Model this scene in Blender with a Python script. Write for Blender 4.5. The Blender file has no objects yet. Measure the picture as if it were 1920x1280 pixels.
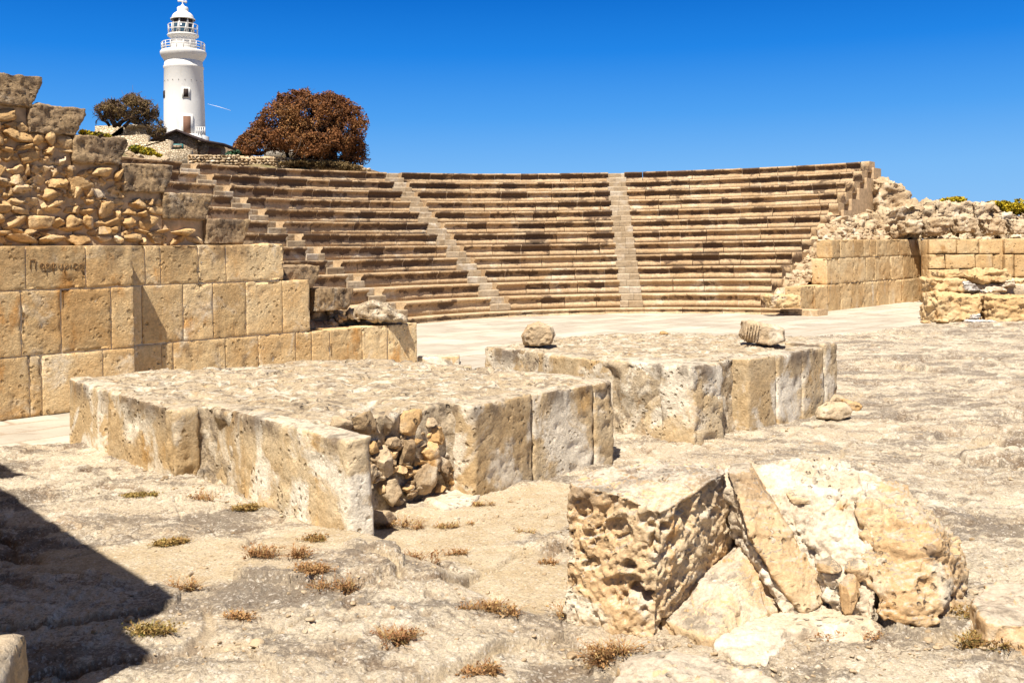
import bpy, bmesh, math, random
import numpy as np
from mathutils import Matrix, Vector

# ------------------------------------------------------------------ camera, sky, sun, exposure
SC = bpy.context.scene
COL = SC.collection
EYE = 1.9
FPX, PX, PY, ROLL = 1915.0, 960.0, 472.6, math.radians(-0.94)
cam_d = bpy.data.cameras.new('camera'); cam = bpy.data.objects.new('camera', cam_d); COL.objects.link(cam)
cam_d.sensor_width = 36.0; cam_d.lens = 36.0 * FPX / 1920.0
cam_d.shift_y = (PY - 640.0) / 1920.0
cam_d.clip_start = 0.05; cam_d.clip_end = 5000
_a = -ROLL
cam.matrix_world = Matrix(((math.cos(_a), math.sin(_a), 0, 0), (0, 0, -1, 0), (-math.sin(_a), math.cos(_a), 0, EYE), (0, 0, 0, 1)))
SC.camera = cam
SC.view_settings.view_transform = 'Standard'; SC.view_settings.look = 'None'
SC.view_settings.gamma = 1.0; SC.view_settings.exposure = 1.0
SC.render.resolution_x = 1024; SC.render.resolution_y = 682
SUN_EL = math.radians(60); SUN_H = (0.31, 0.951)           # horizontal way the light travels
sun_d = bpy.data.lights.new('sun', 'SUN'); sun = bpy.data.objects.new('sun', sun_d); COL.objects.link(sun)
sun_d.energy = 4.6; sun_d.angle = math.radians(0.5); sun_d.color = (1.0, 0.935, 0.84)
_dir = Vector((SUN_H[0] * math.cos(SUN_EL), SUN_H[1] * math.cos(SUN_EL), -math.sin(SUN_EL)))
sun.rotation_euler = _dir.to_track_quat('-Z', 'Y').to_euler(); sun.location = (-5, -15, 30)
world = bpy.data.worlds.new('World'); SC.world = world; world.use_nodes = True
_nt = world.node_tree; _nt.nodes.clear()
_sky = _nt.nodes.new('ShaderNodeTexSky'); _sky.sky_type = 'NISHITA'; _sky.sun_disc = False
_sky.sun_elevation = SUN_EL; _sky.sun_rotation = math.atan2(-SUN_H[0], -SUN_H[1]); _sky.altitude = 0
_sky.air_density = 1.0; _sky.dust_density = 0.2; _sky.ozone_density = 3.0
_bg = _nt.nodes.new('ShaderNodeBackground'); _bg.inputs[1].default_value = 0.07
_out = _nt.nodes.new('ShaderNodeOutputWorld')
# deep polarised blue that pales to the horizon: the sky's colour by elevation of the ray
_tc = _nt.nodes.new('ShaderNodeTexCoord'); _sep = _nt.nodes.new('ShaderNodeSeparateXYZ')
_nt.links.new(_tc.outputs['Generated'], _sep.inputs[0])
_rmp = _nt.nodes.new('ShaderNodeValToRGB'); _nt.links.new(_sep.outputs['Z'], _rmp.inputs[0])
SKY_GAIN = 1.0
_stops = [(0.0, (0.30, 0.58, 0.93)), (0.075, (0.19, 0.49, 0.93)), (0.13, (0.075, 0.36, 0.89)), (0.19, (0.012, 0.235, 0.80)),
          (0.25, (0.0, 0.145, 0.62)), (0.5, (0.12, 0.16, 0.29)), (1.0, (0.18, 0.18, 0.25))]
_cr = _rmp.color_ramp
while len(_cr.elements) < len(_stops): _cr.elements.new(0.5)
for _e, (_p, _c) in zip(_cr.elements, _stops): _e.position = _p; _e.color = (*_c, 1)
_gain = _nt.nodes.new('ShaderNodeVectorMath'); _gain.operation = 'SCALE'
_gain.inputs['Scale'].default_value = 1.0 / (0.07 * 2 ** 1.0)
_nt.links.new(_rmp.outputs[0], _gain.inputs[0])
_mx = _nt.nodes.new('ShaderNodeMix'); _mx.data_type = 'RGBA'; _mx.inputs[0].default_value = 0.985
_nt.links.new(_sky.outputs[0], _mx.inputs[6]); _nt.links.new(_gain.outputs[0], _mx.inputs[7])
_nt.links.new(_mx.outputs[2], _bg.inputs[0]); _nt.links.new(_bg.outputs[0], _out.inputs[0])

# ------------------------------------------------------------------ helpers
def ray(x, y):
    u, v = x - PX, y - PY; c, s = math.cos(ROLL), math.sin(ROLL)
    return (u * c + v * s) / FPX, -(-u * s + v * c) / FPX        # X/Y, (Z-EYE)/Y
def G(x, y, z=0.0):                       # a photo point lying at height z
    a, b = ray(x, y); Y = (z - EYE) / b
    return np.array([a * Y, Y, z])
def D(x, y, Y):                           # a photo point at depth Y
    a, b = ray(x, y); return np.array([a * Y, Y, EYE + b * Y])

def _h(ix, iy, iz, seed):
    h = (ix.astype(np.int64) * 374761393 + iy.astype(np.int64) * 668265263 + iz.astype(np.int64) * 2147483647 + seed * 974634777) & 0xFFFFFFFF
    h = ((h ^ (h >> 13)) * 1274126177) & 0xFFFFFFFF
    h = ((h ^ (h >> 16)) * 2246822519) & 0xFFFFFFFF
    return ((h ^ (h >> 15)) & 0xFFFFFF) / float(0xFFFFFF)
def vn(P, seed=0):
    i = np.floor(P).astype(np.int64); f = P - i; f = f * f * f * (f * (f * 6 - 15) + 10)
    x, y, z = i[:, 0], i[:, 1], i[:, 2]; r = 0
    for a in (0, 1):
        for b in (0, 1):
            for c in (0, 1):
                w = (f[:, 0] if a else 1 - f[:, 0]) * (f[:, 1] if b else 1 - f[:, 1]) * (f[:, 2] if c else 1 - f[:, 2])
                r = r + w * _h(x + a, y + b, z + c, seed)
    return r
def fbm(P, o=4, seed=0, g=0.5):            # about -1..1
    P = np.asarray(P, float); r = 0; a = 1; t = 0
    for k in range(o):
        r = r + a * (vn(P, seed + k * 17) * 2 - 1); t += a; a *= g; P = P * 2.03 + 13.7
    return r / t * 1.6
def sm(a, b, x):
    t = np.clip((x - a) / (b - a), 0, 1); return t * t * (3 - 2 * t)
def worley(P, seed=0):                     # 2-D cells: F1, F2, cell random
    i = np.floor(P[:, :2]).astype(np.int64); n = len(P)
    f1 = np.full(n, 9.0); f2 = np.full(n, 9.0); cid = np.zeros(n); z0 = np.zeros(n, np.int64)
    for a in (-1, 0, 1):
        for b in (-1, 0, 1):
            cx, cy = i[:, 0] + a, i[:, 1] + b
            d = np.hypot(cx + .15 + .7 * _h(cx, cy, z0, seed) - P[:, 0], cy + .15 + .7 * _h(cx, cy, z0 + 1, seed) - P[:, 1])
            c = d < f1; f2 = np.where(c, f1, np.minimum(f2, d)); cid = np.where(c, _h(cx, cy, z0 + 2, seed), cid); f1 = np.where(c, d, f1)
    return f1, f2, cid

def facet(V, freq, seed=0, amt=1.0, warp=.25):      # broken planes: every cell of space gets its own tilt
    P = V * freq + warp * np.stack([fbm(V * freq * .8, 2, seed + 1), fbm(V * freq * .8, 2, seed + 2), fbm(V * freq * .8, 2, seed + 3)], 1)
    i = np.floor(P).astype(np.int64); best = np.full(len(P), 99.0); d = np.zeros(len(P))
    for a in (-1, 0, 1):
        for b in (-1, 0, 1):
            for c in (-1, 0, 1):
                x, y, z = i[:, 0] + a, i[:, 1] + b, i[:, 2] + c
                q = P - np.stack([x + .2 + .6 * _h(x, y, z, seed), y + .2 + .6 * _h(x, y, z, seed + 7), z + .2 + .6 * _h(x, y, z, seed + 13)], 1)
                r = np.sum(q * q, 1); k = r < best
                g = np.stack([_h(x, y, z, seed + 21), _h(x, y, z, seed + 22), _h(x, y, z, seed + 23)], 1) - .5
                d = np.where(k, np.sum(g * q, 1) * 1.5 + (_h(x, y, z, seed + 24) - .5) * .55, d); best = np.where(k, r, best)
    return d * amt / freq

def mesh_from(name, V, Q=None, T=None, C=None, smooth=True):
    V = np.asarray(V, np.float32); me = bpy.data.meshes.new(name)
    Q = np.zeros((0, 4), np.int32) if Q is None or len(Q) == 0 else np.asarray(Q, np.int32)
    T = np.zeros((0, 3), np.int32) if T is None or len(T) == 0 else np.asarray(T, np.int32)
    me.vertices.add(len(V)); me.vertices.foreach_set('co', V.ravel())
    nl = Q.size + T.size; me.loops.add(nl); me.polygons.add(len(Q) + len(T))
    me.loops.foreach_set('vertex_index', np.concatenate([Q.ravel(), T.ravel()]).astype(np.int32))
    me.polygons.foreach_set('loop_start', np.concatenate([np.arange(len(Q)) * 4, Q.size + np.arange(len(T)) * 3]).astype(np.int32))
    me.update(calc_edges=True); me.validate()
    if smooth: me.polygons.foreach_set('use_smooth', np.ones(len(me.polygons), bool))
    if C is None: C = np.tile([.5, 0, 0], (len(V), 1))
    at = me.color_attributes.new('col', 'FLOAT_COLOR', 'POINT')
    at.data.foreach_set('color', np.hstack([C, np.ones((len(V), 1))]).astype(np.float32).ravel())
    return me
class MB:
    def __init__(s): s.V = []; s.Q = []; s.T = []; s.C = []; s.n = 0
    def add(s, V, Q=None, T=None, c=(.5, 0, 0)):
        V = np.asarray(V, float)
        if Q is not None and len(Q): s.Q.append(np.asarray(Q) + s.n)
        if T is not None and len(T): s.T.append(np.asarray(T) + s.n)
        c = np.asarray(c, float); s.C.append(np.tile(c, (len(V), 1)) if c.ndim == 1 else c)
        s.V.append(V); s.n += len(V)
    def build(s, name, mat, parent=None, smooth=True):
        V = np.vstack(s.V); me = mesh_from(name, V, np.vstack(s.Q) if s.Q else None, np.vstack(s.T) if s.T else None, np.vstack(s.C), smooth)
        return place(name, me, mat, parent, V)
def place(name, me, mat, parent, V=None):
    if V is None:
        V = np.empty(len(me.vertices) * 3, np.float32); me.vertices.foreach_get('co', V); V = V.reshape(-1, 3)
    lo, hi = V.min(0), V.max(0)
    o = Vector((float(lo[0] + hi[0]) / 2, float(lo[1] + hi[1]) / 2, float(lo[2])))
    me.transform(Matrix.Translation(-o)); ob = bpy.data.objects.new(name, me); COL.objects.link(ob)
    me.materials.clear(); me.materials.append(mat)
    ob.location = o
    if parent:
        ob.parent = parent
        w = Vector((0, 0, 0)); p = parent
        while p: w = w + p.location; p = p.parent
        ob.location = o - w
    return ob
def empty(name, loc):
    o = bpy.data.objects.new(name, None); COL.objects.link(o); o.location = tuple(float(v) for v in loc); o.empty_display_size = .3; return o
def tag(o, label=None, cat=None, group=None, kind=None):
    if label: o['label'] = label
    if cat: o['category'] = cat
    if group: o['group'] = group
    if kind: o['kind'] = kind
    return o

_lc = {}
def lattice(nx, ny, nz):
    k = (nx, ny, nz)
    if k in _lc: return _lc[k]
    F = []
    def face(ax, val, n1, n2, flip):
        a, b = [i for i in range(3) if i != ax]
        I, J = np.meshgrid(np.arange(n1), np.arange(n2), indexing='ij'); q = []
        for di, dj in ((0, 0), (1, 0), (1, 1), (0, 1)):
            p = np.zeros((n1 * n2, 3), np.int64); p[:, ax] = val; p[:, a] = (I + di).ravel(); p[:, b] = (J + dj).ravel(); q.append(p)
        q = np.stack(q, 1); return q[:, ::-1] if flip else q
    N = (nx, ny, nz)
    for ax in range(3):
        a, b = [i for i in range(3) if i != ax]; fl = (ax == 1)
        F.append(face(ax, N[ax], N[a], N[b], fl)); F.append(face(ax, 0, N[a], N[b], not fl))
    F = np.concatenate(F); flat = F.reshape(-1, 3)
    key = (flat[:, 0] * 4096 + flat[:, 1]) * 4096 + flat[:, 2]
    u, idx, inv = np.unique(key, return_index=True, return_inverse=True)
    _lc[k] = (flat[idx], inv.reshape(-1, 4)); return _lc[k]
def rbox(mb, center, size, yaw=0.0, r=0.02, res=0.06, amp=0.006, freq=3.0, pit=0.0, pfreq=9.0, seed=0, c=None, lean=(0, 0), jitter=0.0, rnd=None, maxn=60, chip=.010):
    """a weathered block: rounded edges, relief and pits displaced in real geometry"""
    rs = np.random.RandomState(seed); size = np.asarray(size, float); h = size / 2; r = min(r, h.min() * .6)
    n = [int(np.clip(round(s / res), 2, maxn)) for s in size]
    L, Q = lattice(*[k + 2 for k in n]); P = np.empty(L.shape)
    for ax in range(3):
        co = np.concatenate([[-h[ax]], np.linspace(-h[ax] + r, h[ax] - r, n[ax] + 1), [h[ax]]]); P[:, ax] = co[L[:, ax]]
    e_ = np.sort(h - np.abs(P), axis=1)[:, 1]
    inner = np.clip(P, -(h - r), h - r); d = P - inner; d /= np.maximum(np.linalg.norm(d, axis=1, keepdims=True), 1e-9)
    P = inner + d * r
    if jitter:                                        # uneven corners
        cj = rs.uniform(-jitter, jitter, (2, 2, 2, 3)); t = (P / h + 1) / 2
        for ax in range(3):
            v = 0
            for a in (0, 1):
                for b in (0, 1):
                    for e in (0, 1):
                        v = v + cj[a, b, e, ax] * (t[:, 0] if a else 1 - t[:, 0]) * (t[:, 1] if b else 1 - t[:, 1]) * (t[:, 2] if e else 1 - t[:, 2])
            P[:, ax] += v
    cy, sy = math.cos(yaw), math.sin(yaw); R = np.array([[cy, -sy, 0], [sy, cy, 0], [0, 0, 1]])
    W = P @ R.T + np.asarray(center); N = d @ R.T
    W[:, 0] += lean[0] * (P[:, 2] + h[2]); W[:, 1] += lean[1] * (P[:, 2] + h[2])
    disp = amp * fbm(W * freq, 4, seed % 7)
    if pit: disp = disp - pit * sm(.58, .72, vn(W * pfreq, 3 + seed % 5)) * sm(-.1, .5, fbm(W * 1.9, 2, 31 + seed % 3)) - pit * .5 * sm(.66, .76, vn(W * pfreq * 2.3, 8))
    if chip:
        cm = (1 - sm(0, chip * 3.2, e_)) * sm(.50, .66, vn(W * 6.5, 21) * .6 + vn(W * 17, 22) * .4) * chip; cc = np.asarray(center) - W; W = W + cc / np.maximum(np.linalg.norm(cc, axis=1, keepdims=True), 1e-6) * cm[:, None]
    W = W + N * disp[:, None]
    mb.add(W, Q, None, (rs.rand() if rnd is None else rnd, 0, 0) if c is None else c)
def stone(mb, center, size, seed, n=5, yaw=None, cuts=7, amp=.05, tilt=.25, rnd=None):
    """a fieldstone: a rounded lump cut by random planes"""
    rs = np.random.RandomState(seed); L, Q = lattice(n, n, n); P = L / n * 2 - 1.0
    P = P / np.linalg.norm(P, axis=1, keepdims=True) ** .62
    for k in range(cuts + 7):
        v = rs.normal(size=3); v /= np.linalg.norm(v); d = rs.uniform(.48, .92); over = np.maximum(P @ v - d, 0); P = P - over[:, None] * v
    P = P * (1 + amp * fbm(P * 2 + seed % 97, 3, seed % 11) + (.05 * fbm(P * 6 + seed % 89, 3, seed % 7) if n > 6 else 0))[:, None]
    P = P * np.asarray(size) / 2 / .95
    y = rs.uniform(0, 6.28) if yaw is None else yaw; tx, ty = rs.uniform(-tilt, tilt, 2)
    Rm = np.array((Matrix.Rotation(y, 3, 'Z') @ Matrix.Rotation(tx, 3, 'X') @ Matrix.Rotation(ty, 3, 'Y')))
    mb.add(P @ Rm.T + np.asarray(center), Q, None, (rs.rand() if rnd is None else rnd, 0, 0))
def tube(mb, pts, rad, n=6, c=(.5, 0, 0)):
    pts = np.asarray(pts, float); rad = np.broadcast_to(rad, (len(pts),)); V = []; prev = None
    for i, p in enumerate(pts):
        t = pts[min(i + 1, len(pts) - 1)] - pts[max(i - 1, 0)]; t /= np.linalg.norm(t) + 1e-9
        u = np.cross(t, (0, 0, 1) if abs(t[2]) < .9 else (1, 0, 0)) if prev is None else prev - t * (prev @ t); u /= np.linalg.norm(u) + 1e-9; prev = u
        w = np.cross(t, u)
        for k in range(n):
            a = 2 * math.pi * k / n; V.append(p + rad[i] * (u * math.cos(a) + w * math.sin(a)))
    Q = [(i * n + k, i * n + (k + 1) % n, (i + 1) * n + (k + 1) % n, (i + 1) * n + k) for i in range(len(pts) - 1) for k in range(n)]
    T = [(0, k + 1, k) for k in range(1, n - 1)] + [((len(pts) - 1) * n, (len(pts) - 1) * n + k, (len(pts) - 1) * n + k + 1) for k in range(1, n - 1)]
    mb.add(V, Q, T, c)
def lathe(mb, cx, cy, prof, n=40, c=(.5, 0, 0)):
    V = []; m = len(prof)
    for r, z in prof:
        for k in range(n):
            a = 2 * math.pi * k / n; V.append((cx + r * math.cos(a), cy + r * math.sin(a), z))
    Q = [(i * n + k, i * n + (k + 1) % n, (i + 1) * n + (k + 1) % n, (i + 1) * n + k) for i in range(m - 1) for k in range(n)]
    T = [((m - 1) * n, (m - 1) * n + k, (m - 1) * n + k + 1) for k in range(1, n - 1)]
    mb.add(V, Q, T, c)
def bar(mb, p, q, w, h=None, c=(.5, 0, 0)):            # square bar between two points
    p = np.asarray(p, float); q = np.asarray(q, float); t = q - p; t /= np.linalg.norm(t); h = h or w
    s = np.cross(t, (0, 0, 1)); s = s / np.linalg.norm(s) if np.linalg.norm(s) > 1e-3 else np.array([1., 0, 0]); u = np.cross(s, t)
    V = [e + s * a * w / 2 + u * b * h / 2 for e in (p, q) for a, b in ((-1, -1), (1, -1), (1, 1), (-1, 1))]
    mb.add(V, [(0, 1, 2, 3), (7, 6, 5, 4), (0, 4, 5, 1), (1, 5, 6, 2), (2, 6, 7, 3), (3, 7, 4, 0)], None, c)
def prism(mb, poly, z0, z1, c=(.5, 0, 0)):
    n = len(poly); V = [(p[0], p[1], z0) for p in poly] + [(p[0], p[1], z1) for p in poly]
    Q = [(i, (i + 1) % n, n + (i + 1) % n, n + i) for i in range(n)]
    T = [(0, k + 1, k) for k in range(1, n - 1)] + [(n, n + k, n + k + 1) for k in range(1, n - 1)]
    mb.add(V, Q, T, c)

def remesh(parts, voxel, smooth=0, extrude=()):
    """union of convex hulls (parts) and of extruded polygons, remeshed evenly; returns V, Q, normals"""
    bm = bmesh.new()
    for pts in parts:
        b2 = bmesh.new()
        for p in pts: b2.verts.new(p)
        r = bmesh.ops.convex_hull(b2, input=b2.verts[:])
        bmesh.ops.delete(b2, geom=[g for g in r['geom_interior'] if isinstance(g, bmesh.types.BMVert)], context='VERTS')
        t = bpy.data.meshes.new('t'); b2.to_mesh(t); bm.from_mesh(t); bpy.data.meshes.remove(t); b2.free()
    for poly, z0, z1 in extrude:
        lo = [bm.verts.new((p[0], p[1], z0)) for p in poly]; hi = [bm.verts.new((p[0], p[1], z1)) for p in poly]; n = len(poly)
        bm.faces.new(lo[::-1]); bm.faces.new(hi)
        for i in range(n): bm.faces.new((lo[i], lo[(i + 1) % n], hi[(i + 1) % n], hi[i]))
    bmesh.ops.recalc_face_normals(bm, faces=bm.faces[:])
    t = bpy.data.meshes.new('t'); bm.to_mesh(t); bm.free(); o = bpy.data.objects.new('t', t); COL.objects.link(o)
    m = o.modifiers.new('r', 'REMESH'); m.mode = 'VOXEL'; m.voxel_size = voxel
    if smooth: s = o.modifiers.new('s', 'SMOOTH'); s.iterations = smooth; s.factor = .5
    me = bpy.data.meshes.new_from_object(o.evaluated_get(bpy.context.evaluated_depsgraph_get()))
    V = np.empty(len(me.vertices) * 3); me.vertices.foreach_get('co', V)
    N = np.empty(len(me.vertices) * 3); me.vertex_normals.foreach_get('vector', N)
    Q = np.empty(len(me.polygons) * 4, np.int32); me.loops.foreach_get('vertex_index', Q)
    bpy.data.objects.remove(o); bpy.data.meshes.remove(t); bpy.data.meshes.remove(me)
    return V.reshape(-1, 3), Q.reshape(-1, 4), N.reshape(-1, 3)

# ------------------------------------------------------------------ materials
ALB = 0.80                                             # every surface colour is scaled to sober real-world albedo
class NT:
    def __init__(s, name):
        s.m = bpy.data.materials.new(name); s.m.use_nodes = True; s.t = s.m.node_tree; s.t.nodes.clear()
        s.out = s.t.nodes.new('ShaderNodeOutputMaterial'); s.b = s.t.nodes.new('ShaderNodeBsdfPrincipled'); s.t.links.new(s.b.outputs[0], s.out.inputs[0])
    def n(s, typ, ins=None, **kw):
        nd = s.t.nodes.new('ShaderNode' + typ)
        for k, v in kw.items(): setattr(nd, k, v)
        for k, v in (ins or {}).items(): s.set(nd.inputs[k], v)
        return nd
    def set(s, inp, v):
        if isinstance(v, bpy.types.NodeSocket): s.t.links.new(v, inp)
        else:
            if isinstance(v, (tuple, list)) and len(v) == 3 and inp.type == 'RGBA': v = (*v, 1)
            inp.default_value = v
    def pos(s, sc=(1, 1, 1)):
        g = s.n('NewGeometry'); return s.n('VectorMath', {0: g.outputs['Position'], 1: sc}, operation='MULTIPLY').outputs[0]
    def noise(s, v, scale, det=4, rough=.55, dist=0.0):
        return s.n('TexNoise', {'Vector': v, 'Scale': scale, 'Detail': det, 'Roughness': rough, 'Distortion': dist}).outputs['Fac']
    def ramp(s, f, a, b, lo=0.0, hi=1.0):
        return s.n('MapRange', {0: f, 1: a, 2: b, 3: lo, 4: hi}, interpolation_type='SMOOTHSTEP').outputs[0]
    def mix(s, f, a, b, mode='MIX'):
        nd = s.n('Mix', None, data_type='RGBA', blend_type=mode); s.set(nd.inputs[0], f); s.set(nd.inputs[6], a); s.set(nd.inputs[7], b); return nd.outputs[2]
    def math(s, op, a, b=0.0, clamp=False):
        return s.n('Math', {0: a, 1: b}, operation=op, use_clamp=clamp).outputs[0]
    def attr(s):
        a = s.n('Attribute', attribute_name='col'); x = s.n('SeparateColor', {0: a.outputs['Color']}); return x.outputs
    def bump(s, hs, strength=.6, dist=.02):
        b = s.n('Bump', {'Height': hs, 'Strength': strength, 'Distance': dist}); s.t.links.new(b.outputs[0], s.b.inputs['Normal']); return b
    def done(s, col, rough=.9, spec=.25):
        if isinstance(col, bpy.types.NodeSocket): col = s.mix(1.0, col, (ALB * 1.02, ALB * .985, ALB * .945), 'MULTIPLY')
        s.set(s.b.inputs['Base Color'], col); s.set(s.b.inputs['Roughness'], rough); s.set(s.b.inputs['Specular IOR Level'], spec); return s.m
def stone_mat(name, base, alt, pale, dark, pale_t=(.56, .7), dark_t=(.58, .72), dark_amt=.7, speck=.35, tint=.35, bump=.7, bdist=.02,
              fine=30., scale=1., mortar=(.62, .54, .42), stain_shade_attr=False, stretch=(1, 1, 1), rust=None, topdark=None, pits=True, uppale=None):
    m = NT(name); p = m.pos(); ps = m.pos(stretch); at = m.attr()
    a = m.noise(p, 1.1 * scale, 6, .6, .4)
    col = m.mix(m.ramp(a, .38, .62), base, alt)
    b2 = m.noise(p, 5.5 * scale, 5, .6)
    col = m.mix(m.ramp(b2, .45, .75, 0, .45), col, [min(1, x * 1.25) for x in base])
    if rust: col = m.mix(m.ramp(m.noise(m.pos((1.3, 1.3, .7)), 2.1 * scale, 4, .6), .57, .72, 0, .8), col, rust)
    pl = m.noise(m.n('VectorMath', {0: ps, 1: (7.3, 2.1, 4.4)}, operation='ADD').outputs[0], 1.7 * scale, 7, .62, .6)
    col = m.mix(m.ramp(pl, *pale_t), col, pale)
    dk = m.noise(m.n('VectorMath', {0: ps, 1: (1.3, 9.1, 3.4)}, operation='ADD').outputs[0], 2.4 * scale, 8, .68, .5)
    if stain_shade_attr: dk = m.math("ADD", dk, at[2])
    dm = m.ramp(dk, dark_t[0], dark_t[1], 0, dark_amt)
    col = m.mix(dm, col, dark)
    if topdark:                                         # dirt that settled below the top edge, at a known height
        z = m.n('SeparateXYZ', {0: m.n('NewGeometry').outputs['Position']}).outputs['Z']
        t = m.math('MULTIPLY', m.ramp(z, topdark[0], topdark[1]), m.ramp(m.noise(m.pos((1, 1, .35)), 2.6, 4, .6), .42, .62, 0, topdark[2]))
        col = m.mix(t, col, dark)
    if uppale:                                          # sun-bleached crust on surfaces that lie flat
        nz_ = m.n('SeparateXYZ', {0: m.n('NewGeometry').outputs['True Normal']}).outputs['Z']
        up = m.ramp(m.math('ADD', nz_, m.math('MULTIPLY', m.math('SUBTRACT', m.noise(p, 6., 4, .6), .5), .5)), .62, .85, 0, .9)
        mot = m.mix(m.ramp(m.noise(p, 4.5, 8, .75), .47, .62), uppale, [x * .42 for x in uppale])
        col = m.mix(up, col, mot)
    if stain_shade_attr: col = m.mix(m.ramp(m.math('ADD', at[2], m.math('MULTIPLY', m.math('SUBTRACT', m.noise(p, 3.2, 5, .6), .5), .10)), .045, .11, 0, .55), col, m.mix(dm, (.28, .18, .092), dark))  # brown weathering below the lip, also painting its shadow band darker
    f = m.noise(p, fine, 6, .75)
    col = m.mix(1.0, col, m.n('CombineColor', {i: m.ramp(f, .25, .75, 1 - speck, 1 + speck * .55) for i in range(3)}).outputs[0], 'MULTIPLY')
    tt = m.math('ADD', m.math('MULTIPLY', m.math('SUBTRACT', at[0], .5), tint), 1.0)
    col = m.mix(1.0, col, m.n('CombineColor', {0: m.math('POWER', tt, .8), 1: tt, 2: m.math('POWER', tt, 1.3)}).outputs[0], 'MULTIPLY')
    col = m.mix(at[1], col, mortar)
    hgt = m.math('ADD', m.noise(p, fine * .35, 8, .7), m.math('MULTIPLY', m.noise(p, fine * 1.6, 4, .7), .35))
    if pits:
        p = m.n('VectorMath', {0: p, 1: m.n('VectorMath', {0: m.n('TexNoise', {'Vector': p, 'Scale': fine * .3, 'Detail': 3.}).outputs['Color'], 1: (.05, .05, .05)}, operation='MULTIPLY').outputs[0]}, operation='ADD').outputs[0]
        vo = m.n('TexVoronoi', {'Vector': p, 'Scale': fine * .45, 'Randomness': 1.0}).outputs['Distance']
        pm = m.math('MULTIPLY', m.ramp(vo, .12, .34, 1, 0), m.ramp(m.noise(p, 3.1, 4, .6), .46, .60))
        hgt = m.math('SUBTRACT', hgt, m.math('MULTIPLY', pm, .9)); col = m.mix(m.math('MULTIPLY', pm, .55), col, [x * .35 for x in base])
    m.bump(hgt, bump, bdist)
    return m.done(col)
def plain(name, col, rough=.6, spec=.4, var=.12, scale=8., bump=.15):
    m = NT(name); p = m.pos(); f = m.noise(p, scale, 5, .65)
    c = m.mix(m.ramp(f, .3, .7), [x * (1 - var) for x in col], [min(1, x * (1 + var * .6)) for x in col]); m.bump(m.noise(p, scale * 4, 4), bump, .01)
    return m.done(c, rough, spec)

M_ASH = stone_mat('ashlar limestone', (.74, .485, .22), (.80, .60, .33), (.90, .76, .54), (.17, .11, .065), (.54, .68), (.56, .70), .6, .32, .5, 1., .03, 26., rust=(.68, .34, .09), topdark=(1.65, 2.1, .6), mortar=(.86, .74, .54))
M_ASHR = stone_mat('far ashlar limestone', (.66, .45, .22), (.72, .54, .30), (.70, .60, .44), (.15, .10, .06), (.58, .72), (.60, .74), .5, .28, .40, .8, .03, 18., rust=(.43, .23, .08), stretch=(1, 1, .3), mortar=(.56, .47, .34))
M_POD = stone_mat('pale slab limestone', (.58, .42, .225), (.66, .53, .34), (.84, .76, .61), (.16, .12, .088), (.475, .565), (.59, .70), .72, .32, .30, 1., .02, 34., rust=(.60, .36, .12), topdark=(.44, .72, .9), mortar=(.72, .64, .50), uppale=(.62, .53, .40))
M_RUB = stone_mat('fieldstone', (.64, .41, .18), (.70, .51, .28), (.72, .60, .44), (.16, .10, .06), (.56, .68), (.62, .78), .45, .34, .40, .9, .03, 26., rust=(.50, .27, .09))
M_RUBR = stone_mat('bleached fieldstone', (.52, .385, .235), (.60, .48, .32), (.70, .61, .47), (.17, .11, .07), (.54, .66), (.60, .76), .45, .34, .40, .9, .04, 18.)
M_CORN = stone_mat('lichened block', (.36, .26, .16), (.50, .36, .20), (.62, .53, .40), (.10, .074, .055), (.56, .66), (.51, .61), .7, .45, .30, 1., .03, 30.)
M_SEAT = stone_mat('bench limestone', (.58, .41, .235), (.66, .50, .31), (.76, .64, .46), (.085, .05, .034), (.56, .68), (.56, .63), .80, .35, .22, .8, .03, 16., stain_shade_attr=True, stretch=(.6, .6, .6), mortar=(.62, .52, .38), pits=False)
M_STEP = stone_mat('stair limestone', (.44, .34, .22), (.50, .41, .29), (.58, .50, .39), (.20, .15, .11), (.52, .64), (.6, .75), .45, .25, .35, .6, .03, 16., pits=False)
M_CRUST = stone_mat('rubble and mortar crust', (.50, .40, .265), (.57, .47, .33), (.74, .66, .52), (.15, .115, .09), (.50, .60), (.50, .62), .62, .45, .0, 1.0, .03, 34., scale=3.2, rust=(.50, .33, .16))
M_PIT = stone_mat('pitted foundation stone', (.64, .44, .235), (.70, .55, .345), (.78, .68, .51), (.20, .155, .12), (.52, .64), (.60, .70), .65, .30, .30, 1., .016, 42., scale=1.6, topdark=(.52, .70, .8), rust=(.66, .38, .14), uppale=(.60, .52, .41))
M_MORT = stone_mat('lime mortar', (.74, .65, .51), (.66, .54, .38), (.82, .74, .61), (.30, .22, .15), (.50, .60), (.56, .68), .6, .35, 0., 1., .02, 40., scale=2.)
M_BED = plain('wall bedding mortar', (.58, .43, .27), .95, .1, .25, 9., .5)
M_GREY = stone_mat('grey marble lump', (.55, .52, .48), (.62, .60, .56), (.75, .73, .70), (.26, .23, .22), (.5, .62), (.58, .7), .7, .3, .2, .7, .02, 30.)
_w = NT('lighthouse whitewash'); _p = _w.pos((2.2, 2.2, .35)); _c = _w.mix(_w.ramp(_w.noise(_p, 1.4, 7, .7), .54, .72, 0, .30), (.84, .845, .82), (.55, .51, .43)); _w.bump(_w.noise(_w.pos(), 5., 5), .2, .03); M_WHITE = _w.done(_c, .75, .3)
M_DARKW = plain('dark opening', (.05, .035, .03), .8, .2)
M_DOOR = plain('weathered brown door', (.22, .12, .08), .8, .2)
M_TILE = plain('dark roof felt', (.05, .035, .035), .8, .2, .3, 5.)
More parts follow.
